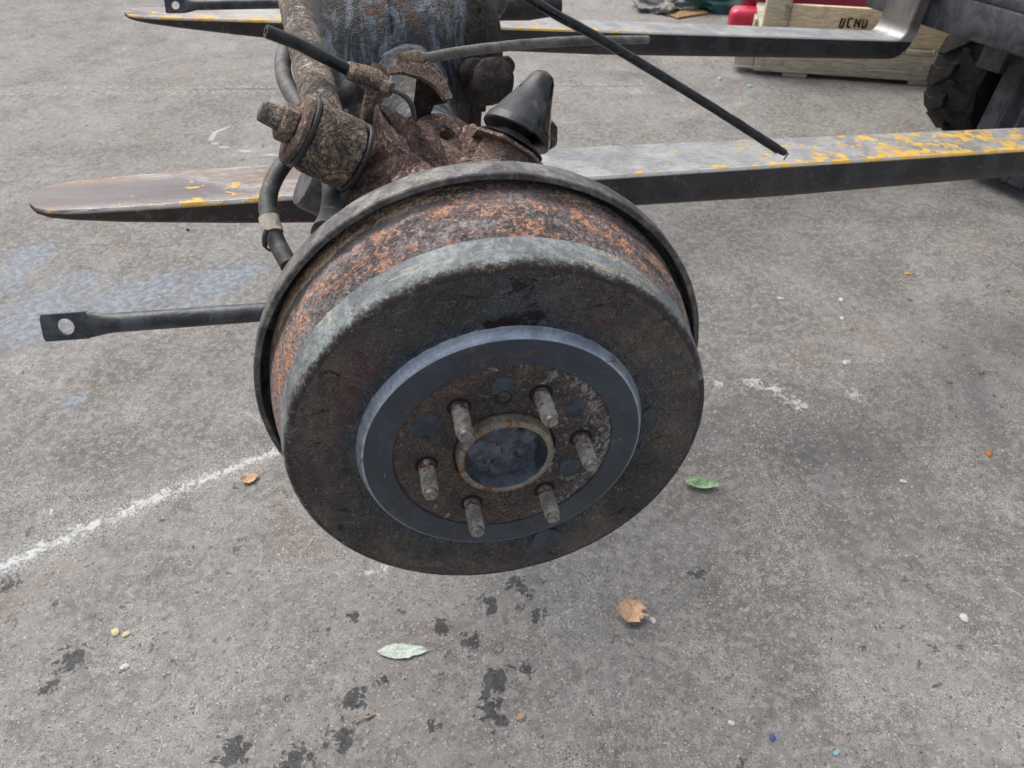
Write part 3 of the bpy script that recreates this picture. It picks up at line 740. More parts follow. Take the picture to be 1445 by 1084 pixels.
b0 = link('stud_bore', bore_me, 'bore_black', drum, bs_[0]); copies(b0, bs_[1:], drum)
# threaded extractor holes and bald spots
for (px, py, r) in ((711, 561, .0052), (713, 697, .0044)):
    p = ax(px, py, -.0052); bm = bmesh.new(); lathe(bm, [(-.0053, r*1.25), (-.0056, r*1.05), (-.0040, r), (-.0035, 0)], M=Matrix.Translation((0, p.y, p.z)), seg=24); part('extractor_hole', bm, 'dark_rust', drum)
for (px, py, r) in ((601, 604, .0115), (711, 546, .0085), (804, 658, .0085), (812, 575, .0085)):
    p = ax(px, py, -.0052); bm = bmesh.new(); lathe(bm, [(-.0049, r*1.02), (-.00535, r*.97), (-.00535, 0)], M=Matrix.Translation((0, p.y, p.z)), seg=28, rough=.0004, rs=200); part('bald_spot', bm, 'spot_steel', drum)
for (px, py, r) in ((772, 762, .0135), (576, 524, .0021)):
    p = ax(px, py, 0); bm = bmesh.new(); lathe(bm, [(.0001, r*1.04), (-.0006, r*.96), (-.0006, 0)], M=Matrix.Translation((0, p.y, p.z)), seg=28, rough=.0012, rs=90); part('bald_spot', bm, 'spot_steel', drum)
# backing plate with rolled lip
ring_part('backing_plate', [(.104, .03), (.104, .150), (.102, .178), (.098, .1835), (.0800, .1850), (.0795, .1857), (.0795, .1893), (.0805, .1902), (.094, .1905), (.102, .1895), (.1075, .182), (.1095, .150), (.1095, .03)], 'plate_steel', axle, seg=160, rough=.0003, rs=70, label='grey worn backing plate rim behind the drum')
# axle tube
ring_part('axle_tube', [(.1097, .06), (.13, .06), (.135, .046), (.30, .044), (.58, .044)], 'dark_rust', axle, seg=48, rough=.001, rs=40)
ring_part('axle_trumpet', [(.5802, .046), (.72, .052), (.82, .062), (.88, .08), (.95, .085), (1.06, .085), (1.12, .07), (1.24, .052), (1.35, .044), (1.80, .044), (1.80, .01)], 'oily_housing', axle, seg=56, rough=.001, rs=30)
# far brake drum
ring_part('far_drum', [(1.80, .02), (1.80, .184), (1.83, .184), (1.83, .170), (1.90, .165), (1.905, .145), (1.905, 0)], 'drum_face', axle, seg=64)
# differential: lathe about the fore-aft axis
MD = MA @ Matrix(((0, -1, 0, .97), (1, 0, 0, 0), (0, 0, 1, .01), (0, 0, 0, 1)))
bm = bmesh.new()
lathe(bm, [(-.150, 0), (-.149, .05), (-.142, .085), (-.125, .118), (-.102, .140), (-.075, .150), (-.045, .1535), (-.034, .1535), (-.030, .157), (-.022, .157), (-.018, .1535), (.02, .155), (.06, .156), (.085, .153), (.10, .150)], seg=72, rough=.0016, rs=28)
diff = part('differential_housing', bm, 'oily_housing', axle, MD, 40, label='oily black differential housing')
bm = bmesh.new()
lathe(bm, [(.0985, .14), (.0985, .161), (.101, .163), (.110, .163), (.113, .161), (.113, .118), (.130, .105), (.150, .085), (.165, .060), (.168, 0)], seg=64, rough=.0016, rs=30)
part('pinion_carrier', bm, 'dark_rust', diff, MD)
bm = bmesh.new(); lathe(bm, [(0, .011), (.007, .011), (.009, .009), (.0095, 0)], seg=6); me = finish(bm, 'flange_bolt', 25)
ms = [MD @ Matrix.Translation((.1125, .147*math.cos(a), .147*math.sin(a))) for a in [2*math.pi*(k+.3)/12 for k in range(12)]]
q = link('flange_bolt', me, 'dark_rust', diff, ms[0]); copies(q, ms[1:], diff)
# casting bosses on the carrier side
for (x, y, t, r, l) in ((700, 112, .78, .036, .09), (672, 100, .80, .022, .06), (716, 92, .84, .016, .07), (664, 60, .90, .014, .04)):
    p = ax(x, y, t); bm = bmesh.new(); lathe(bm, [(-l, r*.9), (-l*.3, r), (0, r*.92), (.006, r*.7), (.007, 0)], M=axm(p, (-.75, .25, .35)), seg=20, rough=.003, rs=35); part('casting_boss', bm, 'dark_rust', diff)

# panhard rod and its bush
pL = ax(424, 184, .250); pR = None
for tt in [.20+.002*k for k in range(60)]:          # the eye lies nearly square to the line of sight, left end turned a little forward
    q = ax(498, 222, tt); vw = (MAi @ C0); dv = (q-pL).normalized(); sv = (pL+q)*.5-vw
    if dv.dot(sv.normalized()) > .24: pR = q; break
bd = (pR-pL).normalized(); bl = (pR-pL).length
MB_ = axm(pL, bd)
bush = empty('bush_eye', MA @ MB_); bush.parent = axle; bush.matrix_basis = MB_.copy()
bm = bmesh.new(); lathe(bm, [(.006, .012), (.006, .0300), (.008, .0312), (bl*.5, .0318), (bl-.004, .0312), (bl-.002, .030), (bl-.002, .012)], seg=64, rough=.0022, rs=55); part('bush_barrel', bm, 'bush_rust', bush, MA @ MB_, 45)
for x0 in (.0, bl-.001):
    bm = bmesh.new(); lathe(bm, [(x0, .015), (x0, .0312), (x0+.0012, .0328), (x0+.0036, .0328), (x0+.0050, .0312), (x0+.0050, .015)], seg=64); part('rubber_ring', bm, 'rubber', bush, MA @ MB_)
bm = bmesh.new(); lathe(bm, [(-.0062, .008), (-.0062, .029), (-.005, .0308), (-.0008, .0312), (0, .030), (0, .008)], seg=56, rough=.0012, rs=70); part('washer', bm, 'clamp_rust', bush, MA @ MB_)
bm = bmesh.new(); lathe(bm, [(-.0065, .0150), (-.008, .0168), (-.018, .0165), (-.0195, .0150), (-.0195, .006)], seg=6, rough=.0012, rs=60); part('nut', bm, 'clamp_rust', bush, MA @ MB_, 25)
bm = bmesh.new(); lathe(bm, [(-.018, .0098), (-.034, .0096), (-.0355, .0085), (-.036, 0)], seg=20, rough=.0008, rs=90); part('bolt_end', bm, 'rod_rust', bush, MA @ MB_)
bm = bmesh.new(); lathe(bm, [(-.0362, .0075), (-.0364, .006), (-.0364, 0)], seg=16); part('bolt_tip', bm, 'plate_steel', bush, MA @ MB_)
mid = pL+bd*bl*.5
r1 = ax(452, 145, .315); r2 = ax(414, 0, .62)
pts = [mid+(r1-mid)*.3, r1, r1+(r2-r1)*.33, r1+(r2-r1)*.66, r2, r2+(r2-r1)*.5, r2+(r2-r1)*1.1, r2+(r2-r1)*2.2+V((0, 0, -.03))]
bm = bmesh.new(); pp = catmull(pts, 8); tube(bm, pp, .0185, 28, rough=.0007, rs=60); part('panhard_rod', bm, 'rod_rust', axle)
q = ax(432, 96, .40)
# second joint below the bush, behind the rim
bm = bmesh.new(); p = ax(452, 268, .40); lathe(bm, [(-.02, 0), (-.02, .026), (-.015, .028), (.03, .028), (.03, 0)], M=axm(p, bd), seg=36); tube(bm, [p+bd*.005, V((.40, -.03, .01))], .014, 16); part('lower_bush', bm, 'grey_hose', axle)
# bracket plates
def P3(*l): return [ax(*q) for q in l]
bm = plate(P3((531, 148, .285), (548, 192, .262), (580, 214, .235), (616, 240, .205), (600, 285, .19), (560, 300, .195), (488, 300, .225), (489, 275, .24), (507, 243, .265), (519, 205, .285)), .004, 4, .0018); part('bracket_plate', bm, 'bracket_rust', axle, label='rusty sheet bracket beside the bush')
bm = plate(P3((531, 148, .289), (550, 156, .30), (585, 178, .315), (622, 204, .325), (634, 244, .29), (628, 262, .27), (600, 262, .27)), .004, 4, .0015); part('bracket_plate', bm, 'bracket_rust', axle)
bm = plate(P3((532, 152, .288), (560, 172, .295), (585, 225, .27), (600, 238, .235), (612, 242, .21), (580, 214, .237), (548, 192, .262)), .003, 4, .0012); part('bracket_plate', bm, 'pale_rust', axle)
bm = plate(P3((622, 204, .322), (640, 212, .315), (668, 232, .29), (668, 262, .27), (640, 262, .26), (634, 238, .285)), .004, 3, .0012); part('bracket_plate', bm, 'pale_rust', axle)
bm = plate(P3((655, 182, .35), (672, 178, .335), (712, 222, .285), (712, 262, .26), (668, 262, .27), (655, 225, .31)), .004, 3, .0012); part('bracket_plate', bm, 'pale_rust', axle)
# clamp post for the brake hose
bm = plate(P3((527, 87, .325), (540, 90, .322), (550, 100, .318), (546, 128, .314), (534, 150, .31), (528, 178, .30), (519, 200, .29), (508, 196, .29), (511, 158, .30), (518, 122, .315), (523, 104, .32)), .009, 4, .003, 55, .003); part('clamp_post', bm, 'clamp_rust', axle)
pts = P3((375, 44, .318), (420, 62, .325), (465, 85, .332), (500, 103, .335))
bm = bmesh.new(); tube(bm, catmull(pts, 8), .0058, 18, hollow=.45, rough=.0002, rs=200); part('brake_hose', bm, 'rubber', axle)
bm = bmesh.new(); tube(bm, P3((494, 100, .338), (512, 106, .328), (530, 111, .32), (546, 122, .312)), [.0085, .0092, .0085, .007], 14, rough=.002, rs=110); part('hose_fitting', bm, 'clamp_rust', axle)
bm = bmesh.new(); pA, pB = ax(541, 122, .312), ax(552, 127, .308); tube(bm, [pA, pB], .0078, 6); part('pipe_nut', bm, 'bracket_rust', axle, angle=20)
bm = bmesh.new(); tube(bm, catmull(P3((550, 126, .308), (562, 130, .306), (575, 140, .306), (582, 152, .308), (584, 172, .32), (580, 190, .33)), 6), .0026, 10); part('brake_pipe', bm, 'cable_sheath', axle)
# cable bracket strap
bm = plate(P3((545, 93, .335), (562, 90, .36), (590, 88, .39), (612, 96, .40), (628, 112, .395), (640, 137, .385), (630, 140, .38), (615, 122, .38), (595, 108, .37), (570, 102, .35), (550, 103, .33)), .004, 4, .0015, 45, .002); part('cable_strap', bm, 'pale_rust', axle)
bm = plate(P3((588, 110, .40), (612, 116, .395), (632, 128, .40), (630, 146, .40), (612, 150, .41), (604, 172, .42), (580, 172, .42)), .004, 3, .0015); part('cable_strap', bm, 'dark_rust', axle)
bm = plate(P3((580, 96, .43), (606, 86, .43), (632, 112, .42), (626, 120, .415)), .004, 3, .001); part('cable_strap', bm, 'bracket_rust', axle)
# handbrake cable to the right
pts = P3((572, 88, .44), (600, 83, .45), (640, 75, .47), (690, 68, .49), (760, 61, .52), (840, 57, .54), (914, 56, .56))
cp = catmull(pts, 8); rr = []
for i in range(len(cp)): rr.append(.0088 if i < 5 else .0072 if i < 9 else .0058 if i < 40 else .0050)
bm = bmesh.new(); tube(bm, cp, rr, 16, rough=.0003, rs=120); part('handbrake_cable', bm, 'cable_sheath', axle)
bm = bmesh.new(); tube(bm, P3((566, 90, .435), (590, 85, .448)), .0105, 10, rough=.003, rs=90); part('cable_ferrule', bm, 'clamp_rust', axle)
# boot and looped cables on the left
bm = bmesh.new(); q1, q2 = ax(506, 122, .385), ax(468, 158, .365); tube(bm, [q1, q1+(q2-q1)*.1, q1+(q2-q1)*.62, q1+(q2-q1)*.68, q2], [.012, .0145, .0085, .0062, .0058], 20); part('cable_boot', bm, 'grey_hose', axle)
bm = bmesh.new(); tube(bm, catmull([q2, ax(450, 178, .37), ax(450, 215, .36), ax(470, 255, .30), ax(470, 300, .22), ax(458, 330, .17)], 8), .0115, 18, rough=.0003); part('cable_sleeve', bm, 'grey_hose', axle)
bm = bmesh.new(); tube(bm, catmull(P3((425, 20, .56), (408, 55, .50), (399, 88, .45), (404, 118, .40), (424, 152, .345), (440, 178, .315)), 8), .0085, 18); part('cable_sleeve', bm, 'grey_hose', axle)
bm = bmesh.new(); tube(bm, catmull(P3((424, 205, .30), (403, 228, .27), (386, 255, .245), (378, 285, .225), (382, 318, .205), (392, 345, .19), (408, 374, .17)), 8), .0078, 18, rough=.0003); part('cable_sleeve', bm, 'grey_hose', axle)
tp = catmull(P3((379, 306, .211), (382, 318, .205), (386, 330, .198)), 4); bm = bmesh.new(); tube(bm, tp, .0088, 18, rough=.0006, rs=150); part('tape_band', bm, 'tape', axle)
bm = bmesh.new(); tube(bm, catmull(P3((376, 325, .19), (373, 336, .185), (375, 349, .182), (382, 354, .18)), 5), [.0022]*10+[.0012]*6, 8); part('tape_tail', bm, 'rubber', axle)
# spring seat
p = ax(630, 190, .385); nrm = V((-.32, .18, .93))
bm = bmesh.new(); lathe(bm, [(-.06, .040), (-.012, .036), (-.010, .0352), (-.001, .0345), (.0, .033), (-.0008, .012), (-.002, .0075), (-.010, .0065), (-.010, 0)], M=axm(p, nrm), seg=44, rough=.0012, rs=60); part('spring_seat', bm, 'pale_rust', axle)
bm = plate(P3((620, 176, .39), (626, 174, .39), (648, 192, .385), (644, 196, .384)), .003, 2, .001); part('seat_tab', bm, 'bracket_rust', axle)
# bump stop
b0_ = ax(720, 207, .305); b1_ = ax(770, 104, .345); bdv = (b1_-b0_).normalized(); hgt = (b1_-b0_).length
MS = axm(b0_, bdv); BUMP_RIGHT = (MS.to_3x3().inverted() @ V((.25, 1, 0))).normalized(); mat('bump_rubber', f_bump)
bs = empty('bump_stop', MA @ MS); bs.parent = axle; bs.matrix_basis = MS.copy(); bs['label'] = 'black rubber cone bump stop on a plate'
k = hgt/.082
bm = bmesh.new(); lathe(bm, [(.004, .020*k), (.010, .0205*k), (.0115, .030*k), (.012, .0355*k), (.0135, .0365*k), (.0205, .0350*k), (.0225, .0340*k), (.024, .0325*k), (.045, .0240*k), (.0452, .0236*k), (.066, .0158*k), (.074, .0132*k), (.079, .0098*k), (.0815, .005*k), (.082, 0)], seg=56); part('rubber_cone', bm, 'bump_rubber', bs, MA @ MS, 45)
bm = bmesh.new(); lathe(bm, [(.0005, 0), (.0005, .034), (.002, .0345), (.0045, .026), (.005, .020)], seg=44); part('rubber_foot', bm, 'rubber', bs, MA @ MS)
vv = []
for (a, r) in ((20, .040), (70, .043), (110, .043), (160, .040), (200, .040), (250, .043), (290, .043), (340, .040)):
    vv.append(V((-.0035, r*math.cos(math.radians(a)), r*math.sin(math.radians(a)))))
bm = plate([V((-.004, *(q.y, q.z))) for q in vv], .0032, 3, .0004, 45, .0006); part('base_plate', bm, 'pale_rust', bs, MA @ MS)
bm = bmesh.new(); lathe(bm, [(-.07, .034), (-.0045, .030), (-.0042, .012)], M=MS, seg=6, rough=.001); part('bump_stop_pedestal', bm, 'pale_rust', axle)
bm = bmesh.new(); tube(bm, [ax(735, 122, .33), ax(742, 116, .335), ax(746, 118, .335)], .002, 8); part('rubber_nib', bm, 'rubber', axle)
bm = plate(P3((780, 172, .36), (787, 180, .36), (786, 205, .36), (776, 212, .36), (760, 200, .36), (765, 180, .36)), .01, 2, .001); part('bracket_tab', bm, 'bracket_rust', axle)
# flat-ended stay rods
def stay(pa, pb, pc, r, name='stay_rod', hole=.0075, tall=.012):
    """pa flat end, pb where the tube starts, pc hidden end"""
    d = (pc-pa).normalized(); vv_ = V((.45, 0, 1)); vv_ = (vv_-d*vv_.dot(d)).normalized(); nn = d.cross(vv_)
    root = empty(name, MA); root.parent = axle; root.matrix_basis = Matrix()
    ln = (pb-pa).length; hc = pa+d*ln*.42; bm = bmesh.new(); N = 32; lay = []
    for off in (-.0028, .0028):
        inner, outer = [], []
        for k in range(N):
            a = 2*math.pi*k/N; ca, sa = math.cos(a), math.sin(a)
            inner.append(bm.verts.new(hc+(d*ca+vv_*sa)*hole+nn*off))
            mx = max(abs(ca)/(ln*.42), abs(sa)/tall); o_ = (d*ca+vv_*sa)/mx
            outer.append(bm.verts.new(hc+o_+nn*off))
        lay.append((inner, outer))
    for k in range(N):
        j = (k+1) % N
        for (i_, o_) in lay: bm.faces.new((i_[k], i_[j], o_[j], o_[k]))
        bm.faces.new((lay[0][0][k], lay[0][0][j], lay[1][0][j], lay[1][0][k])); bm.faces.new((lay[0][1][k], lay[0][1][j], lay[1][1][j], lay[1][1][k]))
    part('flat_end', bm, 'bar_paint', root)
    # transition from flat to round, then the tube
    bm = bmesh.new(); rings = []; n = 22; st = [(ln*.80, 0), (ln*.9, .15), (ln*1.02, .5), (ln*1.15, .85), (ln*1.3, 1), ((pc-pa).length*.6, 1), ((pc-pa).length, 1)]
    for (x, f) in st:
        ring = []
        for k in range(n):
            a = 2*math.pi*k/n; q = pa+d*x+vv_*math.sin(a)*(tall*(1-f)*.98+r*f)+nn*math.cos(a)*(.0031*(1-f)+r*f)
            ring.append(bm.verts.new(q))
        rings.append(ring)
    for A, B in zip(rings, rings[1:]):
        for k in range(n): bm.faces.new((A[k], A[(k+1) % n], B[(k+1) % n], B[k]))
    bm.faces.new(rings[0]); bm.faces.new(rings[-1])
    part('rod_tube', bm, 'bar_paint', root)
    return root
pa, pb, pc = ax(60, 463, .20), ax(140, 459, .20), ax(366, 441, .20)
stay(pa, pb, pa+(pc-pa)*1.75, .0088)
pa, pb, pc = ax(233, 8, 1.25), ax(268, 6, 1.25), ax(395, 5, 1.25)
stay(pa, pb, pa+(pc-pa)*2.0, .0092, tall=.0135)
bm = bmesh.new(); box(bm, (.185, -.10, -.09), (.215, .02, .03), bevel=.004); part('stay_bracket', bm, 'dark_rust', axle)
# snapped black pipe hanging over the fork, rising to the differential breather
pts = [V((.86, -.03, .15)), V((.74, -.02, .235)), V((.60, .06, .245))]+P3((746, -4, .52), (850, 57, .50), (985, 139, .48), (1098, 211, .46))
bm = bmesh.new(); cp = catmull(pts, 10); tube(bm, cp, .0056, 16, rough=.0004, rs=90); part('snapped_pipe', bm, 'black_paint', axle, label='long thin black pipe hanging from the differential')
bm = bmesh.new(); tube(bm, P3((1094, 208, .461), (1104, 214, .459), (1108, 216, .459)), [.0045, .0048, .004], 12, hollow=.6); part('pipe_end', bm, 'rubber', axle)
bm = bmesh.new(); tube(bm, catmull(P3((1108, 215, .459), (1112, 217, .459), (1109, 221, .459), (1106, 226, .459)), 4), .0009, 6); part('pipe_strand', bm, 'plate_steel', axle)
# brackets of the far end
bm = plate(P3((668, -30, 1.36), (712, -30, 1.36), (716, 8, 1.36), (704, 28, 1.36), (694, 24, 1.36), (680, 10, 1.36), (668, 6, 1.36)), .05, 2, .004, 30); part('far_bracket', bm, 'rod_rust', axle)
p1, p2 = ax(700, 12, 1.46), ax(790, 6, 1.46); bm = bmesh.new(); tube(bm, [p1, p1+(p2-p1)*.5, p2], [.026, .03, .024], 20); part('far_bump_stop', bm, 'rubber', axle)
bm = bmesh.new(); tube(bm, [ax(755, -30, 1.5), ax(787, 3, 1.46)], .022, 14); part('far_bump_stop', bm, 'rubber', axle)

# ------------------------------------------------------------------ crate and junk behind
cr0, cr1 = gnd(1062, 106), gnd(1330, 124); cd = (cr1-cr0).normalized(); cn = V((-cd.y, cd.x, 0)); cl = (cr1-cr0).length
MC = Matrix(((cd.x, cn.x, 0, cr0.x), (cd.y, cn.y, 0, cr0.y), (0, 0, 1, 0), (0, 0, 0, 1)))
crate = empty('wooden_crate', MC, label='open wooden crate on runner boards holding crimson panel, behind the forklift fork', cat='crate')
LEN = cl+.25
def plank(name, lo, hi, m, label=None):
    bm = bmesh.new(); box(bm, lo, hi, bevel=.004); return part(name, bm, m, crate, MC, label=label)
for y in (0, .40, .80): plank('runner', (.0, y, .018), (LEN, y+.09, .118), 'old_wood')
for y in (.0, .8):
    for x in (.12, .62, LEN-.2): plank('foot_block', (x, y+.005, 0.0), (x+.10, y+.085, .0179), 'old_wood')
plank('runner_end', (-.085, .02, .03), (-.003, .11, .10), 'old_wood')
for i in range(8): plank('deck_board', (.01+i*(LEN-.1)/8, -.005, .1182), (.01+i*(LEN-.1)/8+.10, .895, .138), 'old_wood')
def crt(x, y, yy=0.):
    q = hit(x, y, cr0+cn*yy, cn); return MC.inverted() @ q
a0, a1 = crt(1077, 30), crt(1113, 30); plank('corner_post', (a0.x, .0, .1382), (a1.x, .06, .62), 'post_wood')
plank('corner_post', (LEN-.06, .0, .1382), (LEN, .06, .62), 'post_wood')
a2, a3 = crt(1113, 10), crt(1258, 44)
zt, zb = crt(1180, 11).z, crt(1180, 45).z
sp = plank('side_plank', (a1.x+.002, .012, zb-.05), (LEN-.062, .036, zt), 'fresh_wood', label='fresh pale plank with black stencilled letters')
# stencilled strokes on the plank, half worn away
strokes = []
x = 1186
bm = bmesh.new()
def stroke(x0, y0, x1, y1, w=.004):
    A, B = crt(x0, y0, .012), crt(x1, y1, .012); d = (B-A); n_ = V((d.z, 0, -d.x)).normalized()*w; yv = .0105
    bm.faces.new([bm.verts.new((q.x, yv, q.z)) for q in (A+n_, B+n_, B-n_, A-n_)])
for (x0, y0, x1, y1) in ((1189, 25, 1184, 38), (1193, 26, 1189, 38), (1184, 38, 1189, 38.5), (1198, 26, 1195, 38), (1198, 26, 1204, 26.5), (1195, 38, 1200, 38.5), (1208, 27, 1205, 39), (1208, 27, 1212, 36), (1215, 27, 1211, 39), (1219, 28, 1216, 39), (1216, 39, 1221, 39.5), (1224, 28, 1221, 39)): stroke(x0, y0, x1, y1)
me = finish(bm, 'stencil_lettering', smooth=False); q = link('stencil_lettering', me, 'stencil_ink', sp, MC)
# crimson body panel standing in the crate
pnl = empty('car_panel', MC @ Matrix.Translation((.5, .3, .14)), label='crimson painted car panel standing inside the wooden crate', cat='car panel')
bm = bmesh.new(); w_ = LEN-.36; n = 16; rows = []
for j in range(7):
    row = []
    for i in range(n+1):
        u_, v_ = i/n, j/6; row.append(bm.verts.new((-.42+u_*w_, .10*math.sin(v_*2.2)-.02+.02*math.sin(u_*5), v_*.52)))
    rows.append(row)
for j in range(6):
    for i in range(n): bm.faces.new((rows[j][i], rows[j][i+1], rows[j+1][i+1], rows[j+1][i]))
ex = bmesh.ops.extrude_face_region(bm, geom=bm.faces[:])
for v in [q for q in ex['geom'] if isinstance(q, bmesh.types.BMVert)]: v.co.y += .012
part('panel_skin', bm, 'crimson_paint', pnl, MC @ Matrix.Translation((.5, .3, .14)))
# bright red part beside the post
rp = gnd(1056, 70); MR = Matrix.Translation((rp.x+.03, rp.y+.30, 0)) @ Matrix.Rotation(-.15, 4, 'Z')
red = empty('red_body_part', MR, label='bright red car body piece beside the crate post', cat='car part')
bm = bmesh.new(); box(bm, (0, -.04, 0), (.12, .22, .30), bevel=.02); part('upright', bm, 'crimson_paint', red, MR)
bm = bmesh.new(); box(bm, (-.075, -.16, .0), (.12, -.045, .13), bevel=.035, segs=4); part('bumper_lip', bm, 'bright_red', red, MR)
# crumpled bag, card and tarp at the far edge
def crumple(name, px, py, sx, sy, sz, m, label, cat, seed):
    p = gnd(px, py); bm = bmesh.new(); bmesh.ops.create_icosphere(bm, subdivisions=4, radius=1)
    for v in bm.verts:
        n_ = mnoise.fractal(v.co*1.6+V((seed, 0, 0)), 1, 2, 5); v.co *= 1+.45*n_; v.co = V((v.co.x*sx, v.co.y*sy, max(v.co.z*sz, -sz*.5)+sz*.5))
    o = link(name, finish(bm, name, 60), m, None, Matrix.Translation(p)); tag(o, label, cat)
crumple('plastic_bag', 935, 12, .16, .12, .05, 'grey_plastic', 'crumpled grey plastic bag lying on the yard', 'bag', 1)
crumple('tarpaulin', 1005, 8, .28, .16, .10, 'teal_sheet', 'dark teal tarpaulin heaped beside the red body piece', 'tarpaulin', 5)
p = gnd(962, 9); bm = bmesh.new(); box(bm, (-.1, -.05, 0), (.1, .05, .012), bevel=.003); o = link('cardboard_strip', finish(bm, 'cardboard_strip'), 'cardboard', None, Matrix.Translation(p+V((0, -.16, 0))) @ Matrix.Rotation(.5, 4, 'Z')); tag(o, 'tan cardboard strip between the bag and tarpaulin', 'cardboard')

# ------------------------------------------------------------------ leaves and litter on the ground
def leaf_obj(name, px, py, L_, W_, rot, m, label, curl=.2, fold=.15, jag=0, stem=0, seed=0):
    p = gnd(px, py); bm = bmesh.new(); n, k = 22, 8; rows = []; zs = []
    for i in range(n+1):
        u = i/n; wd = W_/2*(math.sin(math.pi*u**.8)**.85)+.0004; row = []
        for j in range(-k//2, k//2+1):
            v = j/(k/2); jg = 1+jag*mnoise.noise(V((u*9, (1 if v > 0 else -1)*3+seed, 1))); x = (u-.5)*L_; y = v*wd*jg
            z = curl*L_*((u-.5)**2)*1.2+fold*abs(y)+.12*W_*mnoise.noise(V((u*4+seed, v*1.5, 2)))
            row.append(bm.verts.new((x, y, z))); zs.append(z)
        rows.append(row)
    mn = min(zs)
    for v in bm.verts: v.co.z += .0008-mn
    for A, B in zip(rows, rows[1:]):
        for j in range(k): bm.faces.new((A[j], A[j+1], B[j+1], B[j]))
    ex = bmesh.ops.extrude_face_region(bm, geom=bm.faces[:])
    for v in [q for q in ex['geom'] if isinstance(q, bmesh.types.BMVert)]: v.co.z += .0004
    if stem: tube(bm, [rows[-1][k//2].co.copy(), rows[-1][k//2].co+V((stem*.5, .001, .0)), rows[-1][k//2].co+V((stem, .003, -.0005))], .0007, 6)
    M_ = Matrix.Translation(p) @ Matrix.Rotation(rot, 4, 'Z')
    o = link(name, finish(bm, name, 60), m, None, M_); tag(o, label, 'leaf'); return o
leaf_obj('fallen_leaf', 569, 920, .080, .026, .02, 'leaf_pale', 'pale silvery narrow leaf lying flat on the ground', .06, .06, .25, .006, 3)
leaf_obj('fallen_leaf', 990, 687, .066, .028, -.12, 'leaf_green', 'curled green leaf on the ground beside the drum', .35, .7, .2, .016, 5)
leaf_obj('fallen_leaf', 891, 866, .052, .046, 1.1, 'leaf_tan', 'large curled brown dry leaf on the ground', .5, .45, .5, 0, 8)
leaf_obj('fallen_leaf', 354, 677, .034, .026, .4, 'leaf_tan', 'small crumpled tan leaf beside the white painted line', .5, .3, .8, 0, 12)
def chip(name, px, py, s, m, label, cat, flat=.5, ar=1.4):
    p = gnd(px, py); bm = bmesh.new(); bmesh.ops.create_icosphere(bm, subdivisions=2, radius=1); sd = px*.013
    for v in bm.verts:
        v.co *= 1+.35*mnoise.noise(v.co*1.3+V((sd, py*.01, 0))); v.co = V((v.co.x*s*ar, v.co.y*s, (v.co.z+.55)*s*flat))
    o = link(name, finish(bm, name, 30), m, None, Matrix.Translation(p) @ Matrix.Rotation(sd*7, 4, 'Z')); tag(o, label, cat)
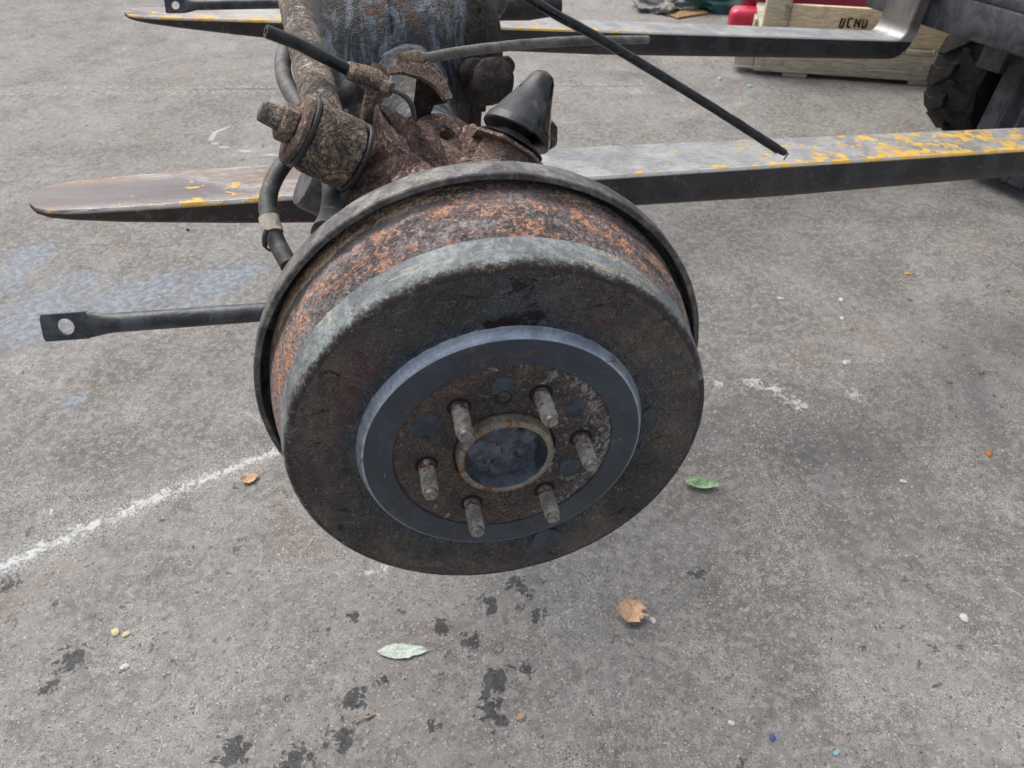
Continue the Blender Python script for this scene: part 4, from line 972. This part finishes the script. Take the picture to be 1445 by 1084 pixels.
CH = [('stone_chip', 1360, 873, .0065, 'white', 'largest white stone chip, alone on bare ground', 'stone'),
      ('stone_chip', 921, 876, .0045, 'white', 'pale stone chip touching the edge of the large brown leaf', 'stone'),
      ('stone_chip', 890, 906, .0045, 'grit', 'grey flat stone chip a little away from the large brown leaf', 'stone'),
      ('paint_flake', 1395, 641, .0060, 'orange', 'orange flake lying on the ground', 'flake'),
      ('paint_flake', 1280, 387, .0060, 'yellow', 'bright yellow flake lying on the bare grey ground', 'flake'),
      ('glass_bead', 1090, 1041, .0042, 'blue', 'dark blue bit of plastic on the ground', 'litter'),
      ('glass_bead', 1180, 1063, .0040, 'sky', 'pale blue bit of plastic on the ground', 'litter'),
      ('husk', 735, 1013, .0060, 'tan', 'tan seed husk beside the oil spots', 'husk'),
      ('paint_flake', 163, 893, .0062, 'cream', 'cream yellow flake on bare ground', 'flake'),
      ('paint_flake', 178, 896, .0050, 'cream', 'smaller cream flake touching a larger cream one', 'flake'),
      ('stone_chip', 176, 942, .0055, 'white', 'white stone chip close to the pair of cream flakes', 'stone'),
      ('tar_lump', 265, 325, .0055, 'black', 'small black lump on the ground beside the fork tip', 'lump'),
      ('stone_chip', 1101, 422, .0060, 'white', 'single white chip on the ground beside the yellow flecked fork', 'stone'),
      ('stone_chip', 1187, 424, .0060, 'white', 'white chip of a pair, the one closer to the fork', 'stone'),
      ('stone_chip', 1188, 450, .0050, 'white', 'white chip of a pair, the one farther from the fork', 'stone'),
      ('stone_chip', 1274, 680, .0050, 'white', 'white chip between the green leaf and the orange flake', 'stone'),
      ('stone_chip', 1032, 1021, .0040, 'white', 'small white chip near the blue bit of plastic', 'stone'),
      ('stone_chip', 1192, 513, .0055, 'white', 'white chip beside the white spilled splashes', 'stone'),
      ('paint_flake', 1016, 112, .010, 'sky', 'pale blue flake on the ground close to the crate runner', 'flake'),
      ('paint_flake', 1058, 122, .010, 'sky', 'pale blue flake beside another, farther from the crate runner', 'flake')]
for (n_, x, y, s, m, l, c) in CH: chip(n_, x, y, s, 'chip_'+m, l, c)
p = gnd(515, 1016); bm = bmesh.new(); tube(bm, catmull([p+V((-.012, -.006, .0015)), p+V((-.003, .001, .004)), p+V((.004, .002, .003)), p+V((.013, .008, .0015))], 5), [.0012]*8+[.002]*8, 8)
o = link('twig', finish(bm, 'twig'), 'chip_tan'); tag(o, 'short curved tan twig beside the oil spots', 'twig')
# loose grit: tiny stones over the visible yard
def grit(name, n, m, smin, smax, seed, label):
    rnd = random.Random(seed); vs_, fs = [], []
    for _ in range(n):
        q = gnd(rnd.uniform(-80, 1525), 1110*rnd.random()**.75+60); s = rnd.uniform(smin, smax)*(1+.25*(q.y))
        if q.y > 4.5: continue
        b = len(vs_); a0_ = rnd.uniform(0, 6.28); ar = rnd.uniform(.6, 1.)
        for k_ in range(5):
            a = a0_+k_*1.2566; rr_ = s*rnd.uniform(.7, 1.15); vs_.append((q.x+rr_*math.cos(a), q.y+rr_*ar*math.sin(a), -.0002))
        vs_.append((q.x+rnd.uniform(-.3, .3)*s, q.y+rnd.uniform(-.3, .3)*s, s*rnd.uniform(.35, .7)))
        for k_ in range(5): fs.append((b+k_, b+(k_+1) % 5, b+5))
    me = bpy.data.meshes.new(name); me.from_pydata(vs_, [], fs); me.update()
    o = link(name, me, m); tag(o, label, 'grit', kind='stuff')
grit('loose_grit', 1300, 'chip_white', .0006, .0017, 3, 'tiny white grit scattered over the yard surface')
grit('loose_grit', 1200, 'chip_grit_dark', .0008, .0022, 4, 'tiny dark grit scattered over the yard surface')
